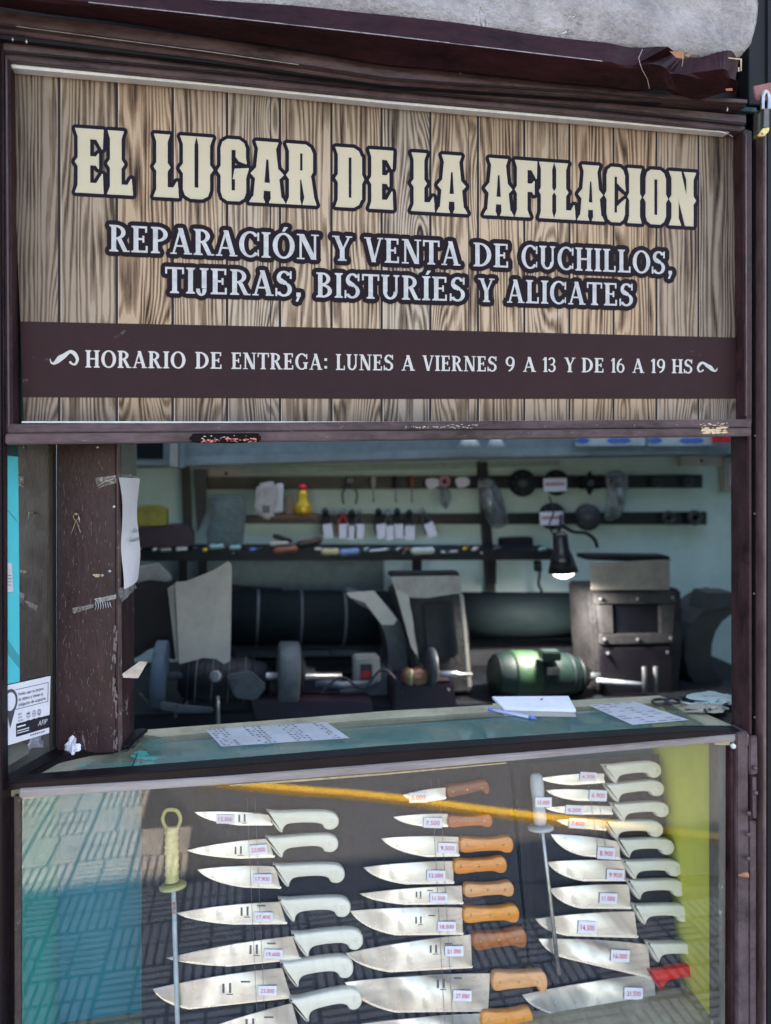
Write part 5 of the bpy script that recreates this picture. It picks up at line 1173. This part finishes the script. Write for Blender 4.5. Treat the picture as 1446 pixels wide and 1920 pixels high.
bag('plastic_bag', [(895, 900), (918, 896), (935, 912), (948, 950), (955, 975), (945, 988), (925, 990), (912, 970), (900, 935)], 'clear plastic bag with steel parts hanging from the upper bar, centre', [((915, 915), (935, 975), 4, STEELD), ((925, 912), (945, 965), 5, MACHG), ((918, 930), (922, 960), 6, STEELD)])
bag('plastic_bag', [(1135, 890), (1160, 882), (1178, 895), (1176, 925), (1168, 960), (1150, 975), (1132, 970), (1138, 930)], 'clear plastic bag with folded parts hanging at the right of the star wheel', [((1145, 905), (1165, 900), 7, MACHG), ((1148, 925), (1155, 965), 8, CARD), ((1160, 915), (1166, 945), 6, STEELD)])
bag('plastic_bag', [(824, 915), (838, 914), (846, 930), (842, 948), (834, 955), (826, 940)], 'tiny clear bag hanging under the pink ring on the upper bar', [((832, 925), (838, 945), 2, BRASS)])
o = tube('pink_ring', [at(833 + 8 * math.cos(a), 903 + 8 * math.sin(a), YB - .08) for a in [k * math.pi / 8 for k in range(17)]], pxm(4, YB), PINK); tag(o, 'small pink ring on the upper bar left of the plastic bag', 'ring')
for x, y, lb in ((812, 907, 'small white tag left of the pink ring'), (868, 905, 'small white tag right of the pink ring')):
    o = slab('paper_tag', smooth2([(x - 13, y - 8), (x + 9, y - 10), (x + 13, y + 4), (x - 8, y + 10)], 2), YB - .085, .012, PAPERT, None, .003); tag(o, lb, 'tag', 'loose tags on the upper bar')
# desk lamp
LM = thing('work_lamp', 'lit work lamp with black cone shade hanging over the grinding machines', 'lamp', at(1055, 1082, .98))
LY = .98
lathe('shade', at(1050, 998, LY), at(1056, 1072, LY), [(0, .018), (.1, .024), (.45, .026), (.6, .034), (1, .048), (.98, .045), (.7, .03)], mat('black_enamel', (.008, .008, .012), None, 10, .3), LM, 28)
bulb = lathe('bulb', at(1056, 1064, LY), at(1057, 1085, LY), [(0, .034), (.4, .038), (.7, .03), (.9, .016), (1, .004)], mat('bulb_glow', (.9, .9, .95), None, 10, .4, emis=((.93, .95, 1), 1.5)), LM, 20)
tube('arm', spline([at(x, y, LY + .05) for x, y in [(1048, 1000), (1052, 985), (1075, 997), (1100, 1000), (1115, 1012), (1120, 1026)]], 6), .006, MACH, LM)
tube('arm', spline([at(1050, 990, LY + .06), at(1052, 975, LY + .2), at(1052, 965, YB - .05)], 5), .006, MACH, LM)
ll = bpy.data.lights.new('lamp_light', 'SPOT'); lo = bpy.data.objects.new('lamp_light', ll); C.objects.link(lo); lo.parent = LM
lo.location = at(1057, 1092, LY) - ORG[LM.name]; ll.energy = 10.0; ll.spot_size = R(168); ll.spot_blend = .6; ll.shadow_soft_size = .03; ll.color = (.93, .96, 1)

# =================================================================== GRINDING MACHINES
def m_slab(name, pts, Y, d, m, parent, bevel=.004, label=None): return slab(name, pts, Y, d, m, parent, bevel, label)
YM = 1.05
o = slab('workbench', [(150, 1345), (1500, 1300), (1500, 1500), (150, 1500)], 1.0, .55, MACH, None, .004); tag(o, 'dark workbench behind the counter carrying the grinding machines', 'workbench')
# left grinder
GA = thing('bench_grinder', 'left bench grinder with blue-grey stone wheels behind a grey cardboard guard', 'grinder', at(420, 1340, YM))
lathe('grinding_wheel', at(288, 1262, YM - .06), at(312, 1262, YM - .06), [(0, .085), (.1, .092), (.9, .092), (1, .085)], GRIND, GA, 36)
lathe('grinding_wheel', at(520, 1262, YM), at(560, 1262, YM), [(0, .088), (.1, .095), (.9, .095), (1, .088)], MACHG, GA, 36)
lathe('wheel_flange', at(560, 1262, YM), at(590, 1262, YM), [(0, .06), (.3, .05), (.5, .02), (1, .018)], MACH, GA, 24)
lathe('motor', at(335, 1275, YM), at(505, 1275, YM), [(0, .03), (.05, .05), (.2, .06), (.25, .066), (.75, .066), (.8, .06), (.95, .05), (1, .03)], MACH, GA, 32)
lathe('shaft', at(300, 1268, YM - .03), at(640, 1268, YM - .03), [(0, .012), (1, .012)], STEELD, GA, 14)
m_slab('motor_foot', [(345, 1310), (500, 1305), (520, 1350), (330, 1355)], YM - .04, .12, MACH, GA)
m_slab('tool_rest', [(425, 1270), (470, 1262), (500, 1290), (480, 1315), (440, 1310)], YM - .12, .04, MACHG, GA, .006)
rod('tool_bolt', at(408, 1305, YM - .15), at(410, 1365, YM - .15), .005, STEELD, GA)
rod('tool_bolt', at(403, 1268, YM - .16), at(408, 1268, YM - .13), .016, STEELD, GA)
m_slab('guard_strip', [(300, 1318), (345, 1325), (400, 1330), (400, 1338), (330, 1338), (298, 1330)], YM - .15, .02, MACHG, GA)
T = slab('cardboard_guard', [(328, 1092), (350, 1090), (400, 1070), (428, 1052), (435, 1060), (432, 1240), (420, 1246), (405, 1236), (380, 1234), (360, 1240), (335, 1246)], YM - .18, .006, CARD, None, .002); tag(T, 'tall grey cardboard guard with a curved lower edge in front of the left grinder', 'cardboard sheet')
T = slab('cardboard_guard', [(314, 1103), (328, 1095), (336, 1180), (338, 1244), (330, 1240)], YM - .17, .006, mat('tan_grey_card', (.30, .29, .27), None, 8, .8), None, .001); tag(T, 'narrow folded side of cardboard left of the tall guard', 'cardboard sheet')
DG = thing('dust_hood', 'black dust hood with a card flap at the far left beside the post', 'dust hood', at(290, 1240, YM + .05))
m_slab('hood', smooth2([(240, 1080), (300, 1085), (320, 1110), (332, 1180), (330, 1240), (290, 1215), (240, 1230)], 4), YM + .03, .15, mat('black_hood', (.008, .006, .010), None, 10, .5), DG, .008)
m_slab('card_flap', [(252, 1062), (298, 1055), (325, 1085), (318, 1092), (280, 1088), (252, 1094)], YM - .02, .01, mat('grey_card_flap', (.30, .30, .28), None, 10, .8), DG)
# big exhaust tube behind
TB = thing('exhaust_tube', 'wide dark green exhaust tube running behind the machines on the left', 'tube', at(560, 1210, 1.35))
lathe('tube', at(430, 1158, 1.38), at(735, 1158, 1.38), [(0, pxm(50, 1.38)), (1, pxm(50, 1.38))], MACHB, TB, 32)
o = lathe('exhaust_tube', at(860, 1155, 1.38), at(1125, 1152, 1.38), [(0, pxm(46, 1.38)), (1, pxm(44, 1.38))], MACHB, None, 32); tag(o, 'wide dark green exhaust tube between the two right machine hoods', 'tube')
o = slab('machine_bed', [(430, 1212), (720, 1208), (720, 1300), (430, 1310)], 1.40, .15, mat('bed_grey', (.045, .055, .062), (.015, .02, .023), 9, .6), None, .006); tag(o, 'grey machine bed with slots behind the left grinder', 'machine bed')
BD = o
for y in (1222, 1262, 1240, 1285): 
    q = slab('bed_rail', [(440, y), (690, y - 3), (690, y + 8), (440, y + 11)], 1.36, .04, MACHG if y in (1222, 1262) else MACH, None, .004); q.parent = BD; q.location = ORG[q.name] - ORG[BD.name]
o = slab('back_rod', [(432, 1098), (530, 1104), (530, 1110), (432, 1105)], YB - .08, .02, INK, None); tag(o, 'thin dark rod against the pale wall above the exhaust tube', 'rod')
o = slab('back_panel_board', [(700, 1205), (1130, 1200), (1130, 1320), (700, 1330)], 1.42, .05, mat('panel_grey', (.020, .025, .030), (.008, .01, .014), 7, .7), None, .004); tag(o, 'dark grey backing board behind the green motor', 'board')
o = slab('back_panel_board', [(256, 1048), (720, 1050), (720, 1110), (500, 1110), (256, 1085)], YB - .04, .02, mat('grey_wall_board', (.20, .27, .27), (.10, .14, .145), 5, .7), None, .002); tag(o, 'grey board under the shelf above the left machine', 'board')  # plain grey board, darker than the wall
# curved hood
CH = thing('curved_hood', 'grey crescent shaped metal hood in the middle of the machines', 'hood', at(720, 1320, YM + .1))
cr = [(655, 1112), (690, 1122), (740, 1150), (762, 1200), (765, 1250), (758, 1300), (745, 1330), (700, 1335), (715, 1290), (728, 1240), (722, 1190), (700, 1150), (665, 1128)]
m_slab('hood_plate', smooth2(cr, 3), YM + .08, .12, MACHG, CH, .006)
m_slab('lower_plate', [(640, 1300), (700, 1290), (735, 1250), (745, 1330), (650, 1335)], YM + .06, .1, mat('light_machine_grey', (.15, .17, .18), (.09, .1, .11), 7, .5), CH)
o = slab('cardboard_scrap', [(650, 1112), (702, 1108), (746, 1162), (738, 1172), (716, 1172), (684, 1130), (655, 1120)], YM + .04, .006, mat('pale_card', (.50, .47, .43), (.38, .36, .33), 8, .8), None, .001); tag(o, 'pale torn cardboard strip on the crescent hood', 'cardboard')
SWB = thing('switch_box', 'grey switch box with a red button under the crescent hood', 'switch', at(688, 1284, YM + .05))
m_slab('box', [(664, 1232), (712, 1230), (716, 1280), (664, 1284)], YM + .02, .05, mat('switch_grey', (.26, .26, .24), (.18, .18, .17), 10, .5), SWB, .006)
m_slab('recess', [(676, 1246), (698, 1245), (698, 1274), (676, 1275)], YM + .018, .01, INK, SWB, .001)
m_slab('red_button', [(677, 1260), (694, 1259), (694, 1272), (677, 1273)], YM + .012, .008, mat('dark_red_button', (.42, .015, .02), None, 10, .4), SWB, .002)
o = slab('machine_tray', [(470, 1312), (700, 1318), (700, 1345), (480, 1350)], .98, .1, PLUM, None, .003); tag(o, 'dark plum tray in front of the left grinder', 'tray')
o = tube('tapered_arm', [at(590, 1280, YM), at(640, 1285, YM), at(705, 1280, YM)], [.016, .012, .006], mat('arm_grey', (.16, .19, .22), None, 20, .4)); tag(o, 'tapered grey arm pointing right from the left grinder', 'arm')
# middle machine
MB = thing('belt_grinder', 'belt grinder with dusty leather hood and grey card top in the middle', 'grinder', at(810, 1320, YM))
m_slab('hood', [(742, 1110), (868, 1108), (880, 1180), (888, 1300), (786, 1305), (765, 1200)], YM + .02, .16, LEATH, MB, .01)
m_slab('hood_opening', [(790, 1130), (850, 1125), (862, 1230), (800, 1240)], YM + .012, .02, MACH, MB, .006)
m_slab('card_top', [(733, 1082), (862, 1080), (866, 1112), (800, 1122), (745, 1120)], YM - .01, .01, mat('card_top_grey', (.34, .33, .30), (.20, .19, .18), 10, .8), MB, .002)
m_slab('card_side', [(738, 1100), (768, 1115), (786, 1240), (770, 1215)], YM - .012, .006, CARD, MB)
m_slab('card_side', [(862, 1110), (870, 1115), (886, 1290), (876, 1290)], YM - .005, .01, MATS['tan_grey_card'], MB)
m_slab('black_lid', [(733, 1074), (862, 1073), (862, 1084), (733, 1084)], YM + .01, .05, MACH, MB)
lathe('wheel', at(802, 1250, YM - .05), at(815, 1250, YM - .05), [(0, .052), (.2, .058), (.8, .058), (1, .052)], MACHG, MB, 28)
lathe('spindle', at(815, 1263, YM - .05), at(885, 1265, YM - .05), [(0, .009), (.6, .011), (.65, .006), (1, .006)], STEELD, MB, 14)
lathe('copper_coil', at(755, 1268, YM - .06), at(802, 1268, YM - .06), [(0, .018), (.2, .028), (.4, .024), (.6, .03), (.8, .024), (1, .02)], mat('coppery_metal', (.38, .19, .12), (.2, .09, .06), 30, .4, metal=.6), MB, 20)
rod('brass_pin', at(771, 1256, YM - .1), at(771, 1284, YM - .1), .005, mat('brass_lime', (.55, .52, .22), None, 10, .4), MB)
m_slab('base', [(740, 1284), (850, 1280), (858, 1330), (740, 1335)], YM - .06, .15, PLUM, MB)
# green motor
GM_ = thing('electric_motor', 'dark green electric motor with a light green band in the middle of the bench', 'motor', at(1010, 1315, YM))
rr = pxm(47, YM)
lathe('body', at(918, 1266, YM + .02), at(1105, 1266, YM + .02), [(0, rr * .3), (.02, rr * .7), (.08, rr * .92), (.25, rr), (.6, rr), (.8, rr * .9), (.93, rr * .6), (1, rr * .3)], MGREEN, GM_, 40)
lathe('green_band', at(955, 1266, YM + .02), at(1004, 1266, YM + .02), [(0, rr * .98), (.1, rr * 1.03), (.9, rr * 1.03), (1, rr * .98)], LGREEN, GM_, 40)
lathe('shaft', at(1100, 1268, YM), at(1125, 1268, YM), [(0, .014), (1, .012)], MACHG, GM_, 14)
rod('spindle', at(1120, 1276, YM - .02), at(1212, 1285, YM - .02), pxm(5, YM), mat('pale_steel', (.34, .38, .42), None, 30, .4), GM_)
m_slab('foot', [(945, 1300), (1080, 1298), (1090, 1325), (940, 1328)], YM - .02, .14, MGREEN, GM_)
# right machine
RG = thing('square_hood_grinder', 'grinder with a square windowed hood and tan cardboard top at the right', 'grinder', at(1190, 1320, YM))
m_slab('hood', [(1108, 1105), (1278, 1105), (1282, 1200), (1272, 1315), (1122, 1315), (1114, 1200)], YM + .02, .18, LEATH, RG, .008)
m_slab('hood_frame', [(1118, 1115), (1270, 1112), (1272, 1132), (1120, 1134)], YM, .03, mat('dusty_frame', (.050, .050, .052), (.015, .015, .017), 12, .7), RG, .004)
m_slab('hood_frame', [(1128, 1190), (1264, 1188), (1266, 1206), (1128, 1210)], YM, .03, MATS['dusty_frame'], RG, .004)
m_slab('hood_frame', [(1122, 1134), (1150, 1132), (1152, 1190), (1130, 1190)], YM + .004, .03, MATS['dusty_frame'], RG, .004)
m_slab('hood_frame', [(1236, 1132), (1268, 1130), (1264, 1188), (1238, 1190)], YM + .004, .03, MATS['dusty_frame'], RG, .004)
m_slab('dark_window', [(1152, 1132), (1237, 1131), (1238, 1190), (1152, 1191)], YM + .012, .01, mat('black_window', (.006, .007, .012), None, 10, .4), RG, .001)
m_slab('card_top', [(1108, 1056), (1256, 1050), (1257, 1106), (1110, 1106)], YM - .01, .008, mat('tan_card', (.27, .25, .21), (.17, .16, .14), 9, .8), RG, .001)
m_slab('black_lid', [(1100, 1042), (1258, 1043), (1258, 1056), (1100, 1050)], YM + .02, .08, MACH, RG)
for x in (1208, 1229): rod('prong', at(x, 1250, YM - .06), at(x + 2, 1300, YM - .06), .008, MACHG, RG)
m_slab('hood_base', [(1130, 1215), (1262, 1212), (1262, 1315), (1130, 1318)], YM + .0, .04, mat('dark_purple_iron', (.009, .007, .013), None, 10, .5), RG)
# right arc hood
AH = thing('arched_hood', 'large dark arched hood at the right edge of the opening', 'hood', at(1300, 1320, YM + .1))
arcp = []
for k in range(11):
    a = R(100 + k * 17); arcp.append((1395 + 112 * math.cos(a), 1222 - 108 * math.sin(a)))
inner = [(1400 + 66 * math.cos(R(100 + k * 17)), 1222 - 78 * math.sin(R(100 + k * 17))) for k in range(11)][::-1]
V, F = [], []; Yh = YM + .1
n = len(arcp); inn = inner[::-1]
for Yq in (Yh, Yh + .16):
    for p in arcp: V.append(at(*p, Yh) + Vector((0, Yq - Yh, 0)))
    for p in inn: V.append(at(*p, Yh) + Vector((0, Yq - Yh, 0)))
for i in range(n - 1):
    F += [[i, i + 1, n + i + 1, n + i], [2 * n + i, 3 * n + i, 3 * n + i + 1, 2 * n + i + 1], [i, 2 * n + i, 2 * n + i + 1, i + 1], [n + i, n + i + 1, 3 * n + i + 1, 3 * n + i]]
F += [[0, n, 3 * n, 2 * n], [n - 1, 3 * n - 1, 4 * n - 1, 2 * n - 1][:0] or [n - 1, 2 * n + n - 1, 4 * n - 1, 2 * n - 1]]
mesh('arch', V, F, mat('arch_grey', (.055, .06, .066), (.025, .028, .032), 7, .5), AH, bevel=0)
m_slab('arch_tab', [(1330, 1112), (1382, 1112), (1384, 1135), (1320, 1150)], YM + .09, .1, MATS['arch_grey'], AH)
o = tube('cable', spline([at(x, y, YM + .2) for x, y in [(1250, 1118), (1275, 1140), (1290, 1180), (1300, 1200)]], 5), .005, MACH); tag(o, 'thin dark cable curving beside the square hood', 'cable')
o = tube('cable', spline([at(x, y, YB - .1) for x, y in [(1335, 1235), (1350, 1250), (1385, 1262)]], 5), .005, MACH); tag(o, 'short dark cable seen through the arched hood', 'cable')

# =================================================================== MORE OF THE WORKSHOP CLUTTER
def addbolts(T, pts, Y, r=4):
    for x, y in pts: lathe('bolt', at(x, y, Y), at(x, y, Y - .008), [(0, pxm(r, Y)), (.7, pxm(r, Y)), (1, pxm(r * .6, Y))], MACHG, T, 6, smooth=False)
addbolts(RG, [(1126, 1123), (1262, 1121), (1134, 1199), (1258, 1197), (1140, 1225), (1252, 1223), (1196, 1123), (1196, 1199)], YM - .002)
addbolts(CH, [(700, 1140), (735, 1180), (745, 1230), (740, 1290)], YM + .078, 3.5)
addbolts(GA, [(350, 1318), (480, 1314)], YM - .042, 4)
addbolts(MB, [(756, 1298), (840, 1294)], YM - .062, 4)
for t in range(9):
    x = 352 + t * 15; lathe('cooling_fin', at(x, 1275, YM), at(x + 3, 1275, YM), [(0, .0685), (1, .0685)], MACHG if t % 2 else MACH, GA, 32)
for x in (928, 1018, 1062, 1082): lathe('casing_ring', at(x, 1266, YM + .02), at(x + 4, 1266, YM + .02), [(0, rr * (.93 if x in (1062,) else .99 if x == 1018 else .86 if x < 1000 else .8)), (1, rr * (.93 if x in (1062,) else .99 if x == 1018 else .86 if x < 1000 else .78))], MACH, GM_, 32)
m_slab('terminal_box', [(1018, 1222), (1052, 1222), (1054, 1240), (1018, 1240)], YM - .07, .04, MGREEN, GM_, .004)
m_slab('rating_plate', [(1026, 1252), (1050, 1252), (1050, 1266), (1026, 1266)], YM - .072, .002, STEELD, GM_, .001)
for x in (480, 560, 640): lathe('seam_band', at(x, 1158, 1.38), at(x + 5, 1158, 1.38), [(0, pxm(51.5, 1.38)), (1, pxm(51.5, 1.38))], MACHG, TB, 32)
T = thing('power_cable', 'thin black cable drooping from the tool bar down behind the green motor', 'cable', at(1013, 1112, 1.3))
tube('cord', spline([at(x, y, 1.4) for x, y in [(1008, 1052), (1012, 1075), (1010, 1095), (1016, 1112), (1014, 1150)]], 5), .006, INK, T)
tube('plug', [at(1008, 1052, 1.4), at(1009, 1070, 1.4)], .016, INK, T)
o = tube('power_cable', spline([at(x, y, YM - .1) for x, y in [(600, 1300), (640, 1270), (680, 1290), (720, 1255), (760, 1300)]], 6), .004, INK); tag(o, 'black cable looping in front of the switch box', 'cable')
o = tube('power_cable', spline([at(x, y, YM - .1) for x, y in [(262, 1300), (290, 1325), (320, 1320), (330, 1345)]], 6), .004, MACHG); tag(o, 'grey cable at the foot of the left stone wheel', 'cable')
rnd = random.Random(12); cols_ = [STEELD, INK, HRED, BLUEP, IVORY, MATS['mint_plastic'], GOLD, MACHG]
words_ = ['steel', 'black', 'red-brown', 'blue', 'ivory', 'mint', 'gold', 'grey']
spots = [(285, 0), (362, 1), (380, 6), (468, 3), (485, 1), (590, 4), (682, 5), (742, 0), (758, 2), (835, 1), (868, 6), (885, 4), (925, 7), (1010, 5)]
for x, ci in spots:
    L_ = rnd.uniform(10, 22); a, b = at(x, 1031 + rnd.uniform(-2, 2), YI - .03), at(x + L_, 1028 + rnd.uniform(-4, 3), YI - .02)
    o = lathe('small_tool', a, b, [(0, .003), (.1, .006), (.6, .007), (.65, .003), (1, .002)], cols_[ci], None, 10)
    near = 'left of the dark blue bag' if x < 388 else 'between the dark blue bag and the nippers' if x < 600 else 'under the tagged nippers' if x < 830 else 'at the right end, near the work lamp'
    tag(o, f'tiny {words_[ci]} tool on the shelf {near}, {"upper" if x % 2 else "lower"} edge', 'small tool', 'tiny tools strewn on the shelf')
for k_, (x, ci, w_) in enumerate([(742, 1, 'black handled screwdriver hanging right of the lone pliers'), (772, 2, 'red-brown handled screwdriver hanging left of the white tag'), (700, 4, 'ivory handled screwdriver hanging just right of the lone pliers')]):
    T = thing('screwdriver', w_ + ' on the upper bar', 'screwdriver', at(x, 945, YB - .09), 'screwdrivers on the upper bar')
    lathe('handle', at(x, 892, YB - .08), at(x, 915, YB - .08), [(0, .005), (.1, .010), (.8, .009), (1, .005)], cols_[ci], T, 12)
    rod('shaft', at(x, 914, YB - .08), at(x + 1, 942, YB - .08), .003, STEELD, T, 8)
lathe('bulb_base', at(1055, 1050, LY), at(1056, 1066, LY), [(0, .02), (1, .03)], IVORY, LM, 16)
tube('lamp_cord', spline([at(x, y, LY + .03) for x, y in [(1040, 1005), (1030, 985), (1038, 960), (1030, 930)]], 6), .0028, INK, LM)

for k_ in range(46):
    rnd = random.Random(900 + k_)
    if k_ < 20: x = rnd.uniform(30, 1380); y = 815 + (1410 - x) / 1400 * 14 - rnd.uniform(-6, 10); y = 824 - x * .0115 + rnd.uniform(-5, 7); patch('chip_and_sun_fleck', x, y, rnd.uniform(1, 5), rnd.uniform(.5, 1.4), -.0249, MATS['bare_ivory'] if k_ % 3 else MATS['rust'], SA, 500 + k_, 4)
    else: x = rnd.uniform(1385, 1401); y = rnd.uniform(1410, 1900); patch('chip_and_sun_fleck', x, y, rnd.uniform(.5, 1.5), rnd.uniform(1, 3), -.0128, MATS['pinkish_highlight_and_wear'], SC, 500 + k_, 4)
